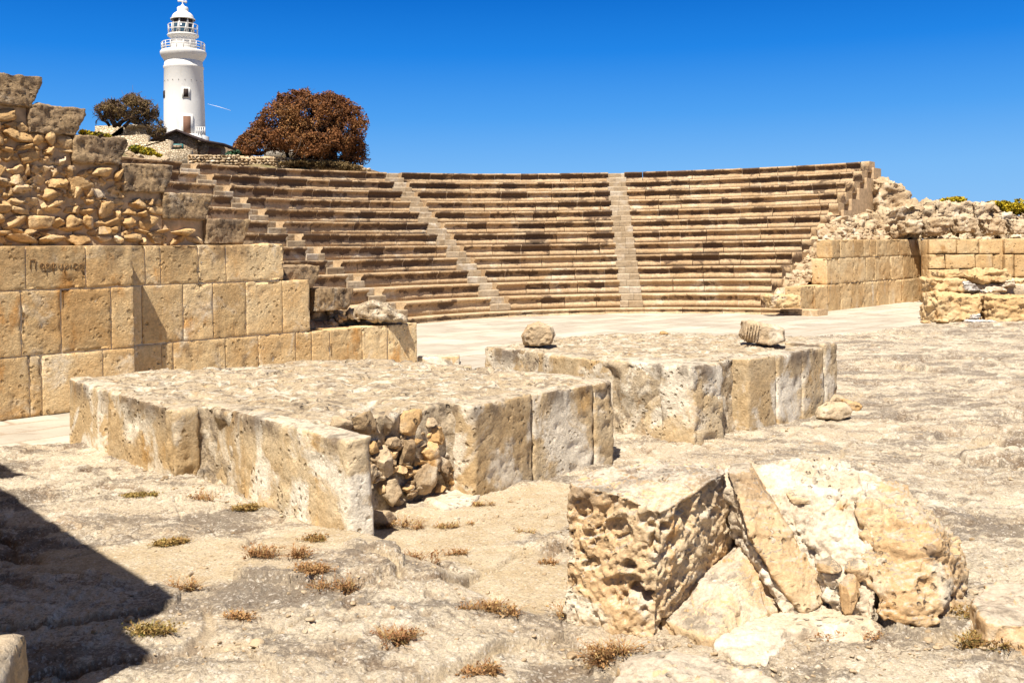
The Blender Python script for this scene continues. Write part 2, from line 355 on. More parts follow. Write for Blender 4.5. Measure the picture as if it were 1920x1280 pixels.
M_HOUSE = stone_mat('house rubble wall', (.36, .25, .16), (.42, .32, .22), (.52, .44, .33), (.18, .12, .08), (.56, .7), (.6, .75), .5, .4, .3, .9, .06, 9., pits=False)
def masonry(name, c1, c2, joint, sc):
    m = NT(name); p = m.pos((1, 1, 1.7)); p = m.n('VectorMath', {0: p, 1: m.n('VectorMath', {0: m.n('TexNoise', {'Vector': p, 'Scale': 2.}).outputs['Color'], 1: (.25, .25, .25)}, operation='MULTIPLY').outputs[0]}, operation='ADD').outputs[0]
    v = m.n('TexVoronoi', {'Vector': p, 'Scale': sc}); e = m.n('TexVoronoi', {'Vector': p, 'Scale': sc}, feature='DISTANCE_TO_EDGE').outputs['Distance']
    r = m.n('SeparateColor', {0: v.outputs['Color']}).outputs[0]; col = m.mix(r, c1, c2); ed = m.ramp(e, .02, .10); col = m.mix(ed, joint, col)
    f = m.noise(m.pos(), 6., 5, .7); col = m.mix(m.ramp(f, .45, .7, 0, .4), col, [x * .5 for x in c1]); m.bump(m.math('ADD', ed, f), 1., .08); return m.done(col)
M_MAS = masonry('coursed rubble masonry', (.74, .60, .40), (.90, .78, .58), (.50, .37, .23), 5.5)
M_HOUSE = masonry('house masonry', (.44, .32, .21), (.62, .50, .36), (.30, .21, .14), 4.5)
M_BARK = plain('bark', (.045, .028, .02), .95, .1, .3, 6., .6)
M_METAL = plain('white painted rail', (.78, .78, .76), .5, .4, .04)
M_TEAL = plain('teal painted frame', (.05, .22, .23), .6, .3)
def leaf_mat(name, a, b, c3):
    m = NT(name); at = m.attr(); col = m.mix(m.ramp(at[0], 0, .6), a, b); col = m.mix(m.ramp(at[0], .7, 1.), col, c3)
    m.set(m.b.inputs['Transmission Weight'], 0.0); return m.done(col, .8, .2)
M_LEAFR = leaf_mat('rust brown leaves', (.13, .052, .020), (.25, .105, .036), (.34, .18, .065))
M_LEAFO = leaf_mat('olive brown leaves', (.10, .068, .03), (.20, .135, .055), (.28, .20, .085))
M_LEAFG = leaf_mat('green leaves', (.02, .05, .03), (.04, .10, .06), (.08, .16, .07))
M_FLOW = leaf_mat('yellow flowers', (.10, .13, .02), (.50, .38, .02), (.72, .55, .03))
M_DRY = leaf_mat('dry grass', (.24, .105, .045), (.42, .24, .10), (.50, .38, .16))
M_GRN = leaf_mat('green weeds', (.30, .16, .06), (.38, .27, .09), (.22, .24, .06))
_g = NT('lantern glass'); _g.set(_g.b.inputs['Base Color'], (.03, .06, .09)); _g.set(_g.b.inputs['Roughness'], .08); M_GLASS = _g.m

def ground_mat():
    m = NT('worn limestone pavement'); p = m.pos(); at = m.attr()     # col: R sand, G groove dirt, B smooth paving
    st = m.pos((1, 1.0, 1))
    a = m.noise(p, .8, 6, .6, .5)
    col = m.mix(m.ramp(a, .38, .62), (.61, .51, .37), (.69, .60, .45))
    col = m.mix(m.ramp(m.noise(p, 3.7, 6, .65, .4), .52, .66, 0, .9), col, (.84, .76, .61))
    col = m.mix(m.ramp(m.noise(p, 1.9, 5, .6), .60, .72, 0, .6), col, (.50, .34, .19))
    lich = m.math('ADD', m.math('MULTIPLY', m.noise(m.pos((.7, 1.4, 1)), 1.3, 7, .70, .8), .64), m.math('MULTIPLY', m.noise(p, 19., 8, .9), .40))
    lich = m.math('ADD', m.math('SUBTRACT', lich, m.math('MULTIPLY', at[0], .10)), m.math('MULTIPLY', at[2], .012))
    col = m.mix(m.ramp(lich, .502, .575, 0, .80), col, (.195, .16, .125))
    col = m.mix(m.ramp(m.noise(p, 9., 7, .75), .57, .68, 0, .4), col, (.30, .24, .18))
    col = m.mix(m.ramp(m.noise(p, 15., 5, .7), .60, .68, 0, .8), col, (.82, .77, .67))
    sand = m.mix(m.ramp(m.noise(p, 5., 5, .6), .35, .65), (.58, .46, .29), (.68, .57, .40))
    col = m.mix(at[0], col, sand)
    col = m.mix(at[1], col, (.20, .13, .075))
    for sc_, wd_, am_ in ((1.6, .012, .75), (5.5, .016, .55)):      # fine cracks
        ck = m.math('ABSOLUTE', m.math('SUBTRACT', m.noise(p, sc_, 7, .62, .3), .5)); msk = m.math('MULTIPLY', m.ramp(ck, 0, wd_, 1, 0), m.ramp(m.noise(p, sc_ * .7, 3), .45, .6, 0, am_))
        col = m.mix(m.math('MULTIPLY', msk, m.math('SUBTRACT', 1.0, at[0])), col, (.16, .11, .07))
    gr = m.n('TexVoronoi', {'Vector': p, 'Scale': 85.}); g0 = m.n('SeparateColor', {0: gr.outputs['Color']}).outputs[0]
    col = m.mix(m.ramp(g0, .88, .94, 0, .45), col, (.86, .80, .70)); col = m.mix(m.ramp(g0, .10, .05, 0, .4), col, (.20, .15, .11))
    sp = m.noise(p, 75., 6, .85)
    col = m.mix(1.0, col, m.n('CombineColor', {i: m.ramp(sp, .30, .70, .60, 1.24) for i in range(3)}).outputs[0], 'MULTIPLY')
    h = m.math('ADD', m.noise(p, 14., 9, .7), m.math('MULTIPLY', m.noise(p, 60., 5, .75), .45)); m.bump(h, 1.0, .026)
    return m.done(col)
M_GROUND = ground_mat()
def floor_mat():
    m = NT('orchestra paving'); p = m.pos(); at = m.attr()
    col = m.mix(m.ramp(m.noise(p, 1.2, 6, .6), .35, .65), (.50, .45, .365), (.58, .53, .435))
    col = m.mix(m.ramp(m.noise(m.pos((.5, 1.6, 1)), 3.5, 7, .75), .50, .68, 0, .75), col, (.36, .29, .22))
    tt = m.math('ADD', m.math('MULTIPLY', m.math('SUBTRACT', at[0], .5), .34), 1.0)
    col = m.mix(1.0, col, m.n('CombineColor', {0: tt, 1: tt, 2: tt}).outputs[0], 'MULTIPLY')
    col = m.mix(at[1], col, (.36, .28, .20)); m.bump(m.noise(p, 18., 7, .7), .5, .02)
    return m.done(col)
M_FLOOR = floor_mat()
M_HILL = stone_mat('dry hillside', (.30, .22, .12), (.22, .19, .09), (.45, .38, .25), (.08, .08, .04), (.55, .7), (.52, .66), .7, .5, 0., 1., .1, 3., pits=False)

# ------------------------------------------------------------------ plan geometry shared by everything
TC = np.array([3.05, 23.7])                         # centre of the orchestra
WD = np.array([0.69, 0.724]); WD /= np.linalg.norm(WD); WN = np.array([-WD[1], WD[0]])    # wall direction, and its back
W0 = np.array([-6.07, 12.1])
def wl(s, n=0.0): return W0 + WD * s + WN * n
def wall_s(x, n=0.0):                               # where a photo column meets the wall plane
    a, b = ray(x, 470); P = W0 + WN * n; return (a * P[1] - P[0]) / (WD[0] - a * WD[1])
def wall_z(x, y, n=0.0):
    P = wl(wall_s(x, n), n); return EYE + ray(x, y)[1] * P[1]
RY, R1, T, Z1, RI = 12, 7.36, 0.766, 0.57, 0.3945
def ray_side(P, a, b):                              # >0 : left of a->b
    return (b[0] - a[0]) * (P[:, 1] - a[1]) - (b[1] - a[1]) * (P[:, 0] - a[0])
S1, S2, S3, S4 = G(-400, 858, .1)[:2], G(190, 832, .1)[:2], G(335, 884, .1)[:2], G(660, 985, .1)[:2]
POD1 = [G(x, y, .72)[:2] for x, y in ((128, 710), (325, 764), (372, 756), (652, 824), (700, 835), (888, 760), (1150, 713), (1000, 694), (800, 677), (700, 671), (600, 674), (500, 682), (300, 691))]
POD2 = [G(x, y, .76)[:2] for x, y in ((907, 650), (985, 655), (1135, 672), (1297, 687), (1397, 672), (1545, 648), (1568, 640), (1500, 628), (1300, 622), (1150, 622), (1040, 632))]
ORCH = [G(x, y, 0)[:2] for x, y in ((-300, 858), (140, 832), (300, 760), (905, 700), (985, 668), (1150, 640), (1400, 640), (1600, 624), (1738, 606))] + [np.array(p) for p in ((14.5, 30.), (13., 36.), (3., 40.), (-9., 33.), (-12., 20.), (-14., 10.))]
SLAB = [G(x, y, .14)[:2] for x, y in ((440, 1085), (500, 1030), (600, 1008), (725, 1022), (768, 1062), (700, 1092), (622, 1110), (560, 1106))]
def inpoly(P, poly):
    c = np.zeros(len(P), bool); n = len(poly); x, y = P[:, 0], P[:, 1]
    for i in range(n):
        a, b = poly[i], poly[(i + 1) % n]; dy = b[1] - a[1] if abs(b[1] - a[1]) > 1e-12 else 1e-12
        c ^= ((a[1] > y) != (b[1] > y)) & (x < (b[0] - a[0]) * (y - a[1]) / dy + a[0])
    return c
def HG(P):
    X, Y = P[:, 0], P[:, 1]; P3 = np.stack([X, Y, np.zeros(len(X))], 1)
    wob = .05 * fbm(P3 * 2.1, 3, 5)
    near = np.where(X < S2[0], ray_side(P, S1, S2) / np.linalg.norm(S2 - S1), ray_side(P, S2, S3) / np.linalg.norm(S3 - S2)) + wob * .6      # >0 beyond the pavement's far edge
    lvl = .15 * (1 - sm(-1.0, .6, X)) * (1 - sm(-.16, .12, near)) + .03 * sm(.6, 1.5, X) * (1 - sm(6., 9., Y))
    orch = inpoly(P + .12 * np.stack([fbm(P3 * 1.3, 3, 8), fbm(P3 * 1.3, 3, 9)], 1), ORCH)
    flat = (orch & ((near > .10) | (X > S3[0]))).astype(float)
    # worn slabs: foreground laid along the stage, right side long ledges
    w1 = np.stack([fbm(P3 * 1.2, 3, 21), fbm(P3 * 1.2, 3, 22)], 1)
    q1 = np.stack([(P @ WD) / 1.25, (P @ WN) / .85], 1) + .22 * w1
    f1, f2, id1 = worley(q1, 4)
    q2 = np.stack([(X * .97 + Y * .22) / 2.3, (Y * .97 - X * .22) / .85], 1) + .35 * w1
    g1, g2, id2 = worley(q2, 9)
    rt = sm(1.6, 3.2, X - (Y - 6) * .28)
    gap1 = 1 - sm(.012, .055, f2 - f1); gap2 = 1 - sm(.008, .06, g2 - g1)
    cell = (id1 - .5) * .09 * (1 - rt) * (1 - .75 * sm(7.8, 9.2, Y)) + (id2 - .5) * .09 * rt + facet(P3, 1.6, 5, .03) + facet(P3, 5., 6, .035)
    a2, b2 = X * .94 + Y * .34 + .12 * w1[:, 0], Y * .94 - X * .34 + .10 * w1[:, 1]; r2 = np.floor(b2 / .78).astype(np.int64); u2 = a2 / 1.5 + _h(r2, r2 * 0, r2 * 0, 14) * 5
    jj = np.minimum(np.abs(u2 - np.round(u2)) * 1.5, np.abs(b2 / .78 - np.round(b2 / .78)) * .78); gap2 = np.maximum(gap2 * .7, 1 - sm(.015, .05, jj))
    gap = gap1 * (1 - rt) + gap2 * rt
    gap = gap * sm(-.45, .15, fbm(P3 * 1.7, 2, 61))
    sandc = np.exp(-(((P - G(860, 985)[:2]) @ WD / 1.9) ** 2 + ((P - G(860, 985)[:2]) @ WN / .75) ** 2))
    sandd = np.exp(-(((X - G(330, 1090)[0]) / .8) ** 2 + ((Y - G(330, 1090)[1]) / .55) ** 2))
    sande = np.exp(-(((X - G(1010, 1080)[0]) / .9) ** 2 + ((Y - G(1010, 1080)[1]) / .8) ** 2)) * .8
    sand = sm(.38, .62, np.maximum(np.maximum(sandc, sandd), sande) + .22 * fbm(P3 * 3, 4, 71))
    sand = np.maximum(sand, gap * sm(-.1, .4, fbm(P3 * 2.3, 2, 44)) * .9) * (1 - flat)
    rel = .012 * fbm(P3 * 1.1, 3, 1) + .011 * fbm(P3 * 4.2, 5, 2, .55) + .007 * fbm(P3 * 17, 5, 3, .65) - .008 * sm(.60, .68, vn(P3 * 29, 33)) + .008 * sm(.5, .56, vn(P3 * 6.5, 34))
    holes = sm(.60, .74, vn(P3 * 13, 12)) * .022 * sm(-.1, .5, fbm(P3 * 1.4, 2, 90))
    lam = .026 * np.abs(fbm(np.stack([X * 2.2 + Y * .4, Y * 8, X * 0], 1), 4, 77)) * rt       # weathered laminations
    rough = rel * (1 - .75 * sand) - holes * (1 - sand) + cell * (1 - .8 * sand) - (.028 + .02 * rt) * gap * (1 - .3 * sand) - lam
    rough = rough + .055 * inpoly(P + .05 * np.stack([fbm(P3 * 6, 4, 18), fbm(P3 * 6, 4, 19)], 1), SLAB)
    far = sm(20, 34, Y)
    z = lvl + rough * (1 - .6 * far)
    # the laid paving of the orchestra
    a, b = P @ WD, P @ WN; row = np.floor(b / .62); u = a / 1.05 + _h(row.astype(np.int64), row.astype(np.int64) * 0, row.astype(np.int64) * 0, 3) * 7
    du = np.abs(u - np.round(u)) * 1.05; dv = np.abs(b / .62 - np.round(b / .62)) * .62
    jn = (1 - sm(.014, .045, np.minimum(du, dv)))
    tid = _h(row.astype(np.int64), np.floor(u + .5).astype(np.int64) * 1, row.astype(np.int64) * 0, 6)
    zf = .003 * fbm(P3 * 3, 3, 4) - .006 * jn + (tid - .5) * .008
    z = z * (1 - flat) + zf * flat
    groove = (gap * .75 * (1 - sand) + .5 * holes / .022 * (1 - sand)) * (1 - flat)
    jt = jn * .8 * sm(-.5, .3, fbm(P3 * .8, 2, 15))
    return z, sand, groove, flat, tid, jt
def hz(x, y): return float(HG(np.array([[x, y]]))[0][0])
def gp(x, y):                                       # ground point seen at a photo pixel
    z = 0.0
    for _ in range(4): p = G(x, y, z); z = hz(p[0], p[1])
    return G(x, y, z)

rows = np.concatenate([[-300, -80, -25, -8, -2, 1, 2.2, 3.0], np.geomspace(3.3, 45, 820), [50, 60, 80, 120, 200, 400, 900, 2500]])
cols = np.concatenate([[-150, -40, -12, -5, -2.5, -1.4, -.9, -.7], np.linspace(-.58, .58, 860), [.7, .9, 1.4, 2.5, 5, 12, 40, 150]])
YY, UU = np.meshgrid(rows, cols, indexing='ij'); XX = UU * np.maximum(YY, 2.2)
PG = np.stack([XX.ravel(), YY.ravel()], 1)
z, sand, groove, flat, tid, jt = HG(PG)
amp = ((PG[:, 1] > 2.5) & (np.abs(UU.ravel()) < .75) & (PG[:, 1] < 50)); z = np.where(amp, z, -.02)
ni, nj = YY.shape; I, J = np.meshgrid(np.arange(ni - 1), np.arange(nj - 1), indexing='ij')
Q = np.stack([I * nj + J, I * nj + J + 1, (I + 1) * nj + J + 1, (I + 1) * nj + J], -1).reshape(-1, 4)
isf = (flat[Q].mean(1) > .5)
V = np.column_stack([PG, z])
def submesh(name, sel, C, mat):
    q = Q[sel]; u, inv = np.unique(q, return_inverse=True); me = mesh_from(name, V[u], inv.reshape(-1, 4), None, C[u])
    me.materials.append(mat); o = bpy.data.objects.new(name, me); COL.objects.link(o); o['kind'] = 'structure'; return o
rt_ = sm(1.2, 3.0, PG[:, 0] - (PG[:, 1] - 6) * .28)
submesh('ground', ~isf, np.column_stack([sand, groove, rt_ * sm(3, 9, PG[:, 1])]), M_GROUND)
submesh('orchestra_floor', isf, np.column_stack([tid, jt, flat * 0]), M_FLOOR)
del V, Q, PG, XX, YY, UU

# hillside behind the theatre
def hill_z(X, Y):
    u = X / np.maximum(Y, 1); base = 1.9 + Y * (.070 + .0195 * np.maximum(sm(55.5, 58, Y), 1 - sm(-.345, -.315, u)))
    side = 1 - sm(-.205, -.115, u)
    rise = sm(36, 46, Y)
    bump = .012 * Y * (1 - sm(-.40, -.33, u))
    return -1.5 + (base + 1.5 + bump) * side * rise * (1 - .0 * Y)
hy = np.concatenate([np.linspace(34, 60, 60), np.linspace(62, 115, 60), [125, 140, 170]]); hu = np.linspace(-1.3, .35, 150)
HY, HU = np.meshgrid(hy, hu, indexing='ij'); HX = HU * HY
HZ = hill_z(HX, HY) + .35 * fbm(np.stack([HX.ravel() * .3, HY.ravel() * .3, HX.ravel() * 0], 1), 4, 6).reshape(HX.shape) * (1 - sm(-.05, .1, HU)) * sm(38, 46, HY)
HZ[-1] = -3
a, b = HX.shape; I, J = np.meshgrid(np.arange(a - 1), np.arange(b - 1), indexing='ij')
me = mesh_from('hill', np.stack([HX.ravel(), HY.ravel(), HZ.ravel()], 1), np.stack([I * b + J, I * b + J + 1, (I + 1) * b + J + 1, (I + 1) * b + J], -1).reshape(-1, 4))
me.materials.append(M_HILL); o = bpy.data.objects.new('hill', me); COL.objects.link(o); o['kind'] = 'structure'

# ------------------------------------------------------------------ the auditorium
PROF = [(0, -.012), (.003, -.066), (.020, -.076), (.072, -.105), (.098, -.155), (.088, -.225), (.060, -.270), (.048, -.3945)]
def arc_block(mb, R, Z, a0, a1, prof, back, seed, tint, stain, inset=0.0, wear=.010, mort=0.0):
    n = max(1, int(math.ceil(abs(a1 - a0) * R / .09))); loop = [(back, 0.0), (.012, 0.0)] + prof + [(back, prof[-1][1])]
    loop = np.array([(p[0] + (inset if p[0] < back else 0), p[1] - (inset if p[1] > -.2 else 0)) for p in loop]); m = len(loop)
    th = np.linspace(a0, a1, n + 1); TH, K = np.meshgrid(th, np.arange(m), indexing='ij')
    rr = R + loop[K, 0]; zz = Z + loop[K, 1]
    P = np.stack([TC[0] + rr * np.sin(TH), TC[1] + rr * np.cos(TH), zz], -1).reshape(-1, 3)
    f = (K.ravel() > 0) & (K.ravel() < m - 1)
    d = wear * fbm(P * 5, 3, 3) + wear * 1.6 * np.minimum(0, fbm(P * 1.6, 3, 9) + .15) * (K.ravel() < 5)
    d = np.where(f, d, 0); P[:, 0] += d * -np.sin(TH.ravel()); P[:, 1] += d * -np.cos(TH.ravel()); P[:, 2] += np.where(K.ravel() < 3, np.minimum(0, d) * .6, 0)
    st = np.array([-.02, .0] + [.01, .03, .10, .115, .105, .03, -.06, -.10] + [-.1])[K.ravel()] + stain  # stain plus painted shade along the profile, strongest in the undercut
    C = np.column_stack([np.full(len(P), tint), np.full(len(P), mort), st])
    Qs = [(i * m + k, i * m + (k + 1) % m, (i + 1) * m + (k + 1) % m, (i + 1) * m + k) for i in range(n) for k in range(m)]
    mb.add(P, Qs, None, C)
    for e, fl in ((0, True), (n, False)):               # end faces, as their own vertices so that edges stay crisp
        cap = P[e * m:(e + 1) * m]; c = cap.mean(0)
        Tt = [(m, k, (k + 1) % m) if fl else (m, (k + 1) % m, k) for k in range(m)]
        mb.add(np.vstack([cap, c]), None, Tt, (tint, mort, -.12))
def edge_angle(R, a, o): return math.radians(a) + math.asin(o / R)
AISLES = [(-116.6, -.30, .32), (-86.8, -.30, .32), (-56.8, -.30, .32), (-27.7, -.30, .30), (3.2, -.165, .46)]
theatre = empty('amphitheatre', (TC[0], TC[1], 0))
tag(theatre, 'curved stone amphitheatre seating in twelve tiers with stepped aisles', 'amphitheatre')
rs = np.random.RandomState(11)
wn2 = float((TC - W0) @ WN)                          # how far the centre lies behind the front wall line
for i in range(RY):
    R, Z = R1 + T * i, Z1 + RI * i
    lim = math.atan2(-WD[0], -WD[1]) - math.asin(min(.99, (wn2 - .95) / R)) + 2 * math.pi * 0
    left_end = math.radians(-136.4) - math.asin((wn2 - 1.0) / R) * 1.0 + .03
    wedges = []
    prev = left_end
    for (aa, ol, orr) in AISLES:
        e = edge_angle(R, aa, ol); wedges.append((prev, e)); prev = edge_angle(R, aa, orr)
    wedges.append((prev, edge_angle(R, 38.4, -.16) - .36 / R))
    for k, (t0, t1) in enumerate(wedges):
        if t1 - t0 < .02: continue
        mb = MB(); th = t0; prev_s = 0
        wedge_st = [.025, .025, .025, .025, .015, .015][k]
        while th < t1 - 1e-4:
            L = rs.uniform(.62, 1.15) / R; e = min(t1, th + L)
            if t1 - e < .25 / R: e = t1
            g = .010 / R
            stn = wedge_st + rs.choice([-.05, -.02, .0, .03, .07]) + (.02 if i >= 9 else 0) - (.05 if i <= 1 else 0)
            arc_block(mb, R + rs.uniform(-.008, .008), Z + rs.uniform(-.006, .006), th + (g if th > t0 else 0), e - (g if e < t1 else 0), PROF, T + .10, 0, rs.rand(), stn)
            if e < t1 and rs.rand() < .5:
                arc_block(mb, R + .004, Z - .004, e - g * 1.02, e + g * 1.02, PROF, T + .09, 0, .5, -.3, mort=.85, wear=.004)
            th = e
        if k == 5:                                   # plain squared block that ends the row, standing slightly proud
            pr = [(-.012, -.02), (-.012, -.09), (-.010, -.2), (-.006, -.3), (0, -.3945)] if i % 3 == 2 else [(-.012, -.02), (-.010, -.12), (.03, -.22), (.06, -.30), (.075, -.3945)]
            arc_block(mb, R, Z + .003, t1 + .003, t1 + .34 / R, pr + [pr[-1]] * 3, T * .75, 0, rs.rand() * .6, .01)
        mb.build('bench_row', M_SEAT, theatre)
for (aa, ol, orr) in AISLES[1:]:
    st = None; mbt = []
    for i in range(RY):
        R, Z = R1 + T * i, Z1 + RI * i
        for h in range(2):
            mb = MB(); r0 = R + (-.02 if h == 0 else T / 2 - .01); ztop = Z - (RI / 2 if h == 0 else 0.0)
            a0 = edge_angle(R, aa, ol) - .004 + .03 / R * 0; a1 = edge_angle(R, aa, orr) + .004
            cut = a0 + (a1 - a0) * rs.uniform(.35, .75)
            for b0, b1 in ((a0, cut - .004 / R), (cut + .004 / R, a1)):
                pr = [(0, -.010), (0, -.05), (.002, -.08), (.004, -.11), (.004, -.13), (.004, -.16), (.004, -.18), (.004, -.20)]
                arc_block(mb, r0 + rs.uniform(-.01, .01), ztop + rs.uniform(-.006, .006), b0, b1, pr, T / 2 + .08, 0, rs.rand(), -.2, wear=.012)
            mbt.append(mb)
    root = MB(); t0, t1 = math.radians(aa) - .02, math.radians(aa) + .02
    arc_block(root, R1 + .5, Z1 - .3, t0, t1, [(0, -.01)] + [(0, -.02 * k) for k in range(1, 7)] + [(0, -.25)], T * 10, 0, .5, 0)
    st = root.build('stairway', M_STEP, theatre)
    for mb in mbt: mb.build('step', M_STEP, st)
# low base step round the orchestra and the solid core
mb = MB(); t0, t1 = math.radians(-88), math.radians(43); th = t0
while th < t1 - .01:
    e = min(t1, th + rs.uniform(.8, 1.3) / 6.9)
    pr = [(0, -.012), (.002, -.045), (.02, -.06), (.04, -.08), (.045, -.10), (.04, -.13), (.02, -.15), (.02, -.22)]
    arc_block(mb, 6.92, .165, th + .001, e - .001, pr, .62, 0, rs.rand(), -.02 + rs.uniform(-.04, .03)); th = e
arc_block(mb, 6.90, .168, t1, t1 + .13, [(0, -.012)] + [(0, -.03 * k) for k in range(1, 7)] + [(0, -.22)], .5, 0, .8, -.1)
mb.build('base_step', M_SEAT, theatre)
mb = MB()
for t0d, t1d in ((-138, 38),):
    t0, t1 = math.radians(t0d), math.radians(t1d)
    for i in range(RY):
        r0, r1, zt = R1 + T * i + .25, R1 + T * (i + 1) + .25, Z1 + RI * i - .2
        arc_block(mb, r0, zt - (0.02), t0, t1, [(0, -.01)] + [(0, -.05 * k) for k in range(1, 7)] + [(0, -zt - .2)], r1 - r0, 0, .5, 0, wear=0)
mb.build('core', M_BED, theatre)

# ------------------------------------------------------------------ front walls of squared blocks
def course(mb, s0, s1, z0, z1, n, depth, cuts, seed, res=.040, pit=.013, amp=.004, gap=.013, freq=3.4, r=.007):
    ss = [s0] + list(cuts) + [s1]
    for k in range(len(ss) - 1):
        a, b = ss[k], ss[k + 1]; c = wl((a + b) / 2, n + depth / 2)
        rbox(mb, (c[0], c[1], (z0 + z1) / 2), (b - a - gap, depth, z1 - z0 - gap), math.atan2(WD[1], WD[0]), r, res, amp, freq, pit, 11., seed * 31 + k, maxn=50, chip=.005)
def backing(mb, s0, s1, z0, z1, n, depth, c=(.5, .9, 0)):
    cc = wl((s0 + s1) / 2, n + depth / 2); rbox(mb, (cc[0], cc[1], (z0 + z1) / 2), (s1 - s0, depth, z1 - z0), math.atan2(WD[1], WD[0]), .01, .3, .002, 3, 0, 9, 5, c=c)
S = lambda x, n=0.0: wall_s(x, n)
ZT = wall_z(250, 459); ZM = wall_z(250, 537); ZL = wall_z(250, 651)
SET = .30                                              # the right part of the wall stands back from the left part
lw = empty('ashlar_wall', (*wl(2.5), 0)); tag(lw, 'long tan wall of squared stone blocks with carved name, standing at the left', 'stone wall')
mb = MB(); sa, sb = -3.4, S(250)
course(mb, sa, sb, ZM, ZT, 0, .5, [S(-160) - .4, S(-120), S(48), S(161)], 1)
course(mb, sa, sb, ZL, ZM, 0, .5, [-1.9, S(-90), S(38), S(113), S(207)], 2)
course(mb, sa, sb, .0, ZL, 0, .5, [-2.1, -.9, S(52), S(75), S(190)], 3)
backing(mb, sa + .02, sb - .02, .0, ZT - .03, .018, .4); mb.build('proud_section', M_ASH, lw)
mb = MB(); n = SET; se = S(528, n)
course(mb, sb - .3, S(532, n), ZM, ZT, n, .45, [S(272, n), S(301, n), S(372, n), S(424, n)], 4)
course(mb, sb - .3, S(580, n), ZL, ZM, n, .45, [S(264, n), S(342, n), S(398, n), S(460, n), S(528, n)], 5)
course(mb, sb - .3, S(780, n), -.1, ZL, n, .45, [S(300, n), S(322, n), S(420, n), S(482, n), S(552, n), S(582, n), S(616, n), S(677, n), S(725, n)], 6)
backing(mb, sb - .28, S(524, n), .0, ZT - .03, n + .018, .36); backing(mb, S(520, n), S(574, n), 0, ZM - .03, n + .018, .36); backing(mb, S(570, n), S(776, n), 0, ZL - .03, n + .018, .36)
mb.build('recessed_section', M_ASH, lw)
mb = MB(); LT = {                                       # the carved name
 'P': [[(0, 0), (0, 1), (.62, 1), (.62, 0)], [(-.08, 1), (.75, 1)]], 'o': [[(.3 + .26 * math.cos(t), .33 + .3 * math.sin(t)) for t in np.linspace(0, 6.283, 10)]],
 'r': [[(.08, -.45), (.08, .45)], [(.08 + .25 + .24 * math.cos(t), .34 + .27 * math.sin(t)) for t in np.linspace(3.14, -3.14, 10)]],
 'f': [[(.36 + .3 * math.cos(t), .33 + .28 * math.sin(t)) for t in np.linspace(0, 6.283, 10)], [(.36, -.42), (.36, .75)]],
 'u': [[(0, .62), (.05, .15), (.25, .02), (.42, .15), (.48, .62)]], 'i': [[(.1, .6), (.1, .02)]], 's': [[(.5, .62), (.12, .5), (.05, .3), (.4, .18), (.42, -.05), (.2, -.12)]]}
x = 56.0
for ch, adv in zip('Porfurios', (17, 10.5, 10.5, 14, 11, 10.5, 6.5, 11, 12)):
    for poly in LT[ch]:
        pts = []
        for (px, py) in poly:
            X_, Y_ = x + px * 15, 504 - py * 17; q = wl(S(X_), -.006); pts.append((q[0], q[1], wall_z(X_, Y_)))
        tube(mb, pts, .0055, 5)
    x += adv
mb.build('carved_name', plain('shadow brown of the carved letters', (.30, .18, .08), .95, .1, .2), lw)  # letters are raised strokes; their brown imitates the shadow inside the cuts

def frontwall_right():
    w = empty('ashlar_wall', (*wl(26), 0)); tag(w, 'tall wall of narrow upright tan blocks beside the right end of the seating', 'stone wall')
    n = 1.34 - .0; mb = MB(); q = np.array
    zt, z2, z1 = wall_z(1650, 449, n), wall_z(1650, 481, n), wall_z(1650, 526, n)
    def cutlist(xs): return [S(x, n) for x in xs]
    course(mb, S(1560, n), S(1738, n), z2, zt, n, .5, cutlist([1576, 1602, 1620, 1632, 1643, 1670, 1684, 1706, 1722]), 41, .07, .02, .010, .016)
    course(mb, S(1550, n), S(1738, n), z1, z2, n, .5, cutlist([1572, 1600, 1624, 1640, 1670, 1693, 1712]), 42, .07, .02, .010, .016)
    course(mb, S(1500, n), S(1738, n), -.1, z1, n, .5, cutlist([1525, 1552, 1575, 1595, 1617, 1645, 1665, 1691]), 43, .07, .02, .010, .016)
    backing(mb, S(1562, n), S(1736, n), 0, zt - .04, n + .034, .4); backing(mb, S(1504, n), S(1560, n), 0, z1 - .04, n + .034, .4)
    mb.build('facing', M_ASHR, w)
frontwall_right()

# ------------------------------------------------------------------ left side: stepped seat-end blocks over the rubble wall
def shaped(parts, voxel, mat, name, parent=None, amp=.01, freq=4., pit=0., pfreq=8., seed=1, rnd=.5, smooth=1, extra=None, extrude=(), flat=False):
    V, Q, N = remesh(parts, voxel, smooth, extrude)
    d = amp * fbm(V * freq, 5, seed % 9, .55)
    if pit: d = d - pit * sm(.56, .70, vn(V * pfreq, 3 + seed % 5)) * sm(-.25, .35, fbm(V * 1.7, 2, 31 + seed % 3)) - pit * .45 * sm(.62, .74, vn(V * pfreq * 2.2, 8))
    d = d + facet(V, 5.5 if voxel < .03 else 2.6, seed % 13, .09 if voxel < .03 else .22) + facet(V, 14. if voxel < .03 else 6., seed % 11, .13)
    V = V + N * d[:, None]
    if extra: V = extra(V, N)
    mb = MB(); mb.add(V, Q, None, (rnd, 0, 0)); return mb.build(name, mat, parent, not flat)
BL = [(-90, 85, 135, 196), (60, 166, 198, 252), (141, 246, 255, 307), (232, 328, 308, 361), (309, 402, 362, 411), (388, 471, 411, 457), (497, 533, 457, 521), (528, 601, 498, 541), (592, 663, 540, 582)]
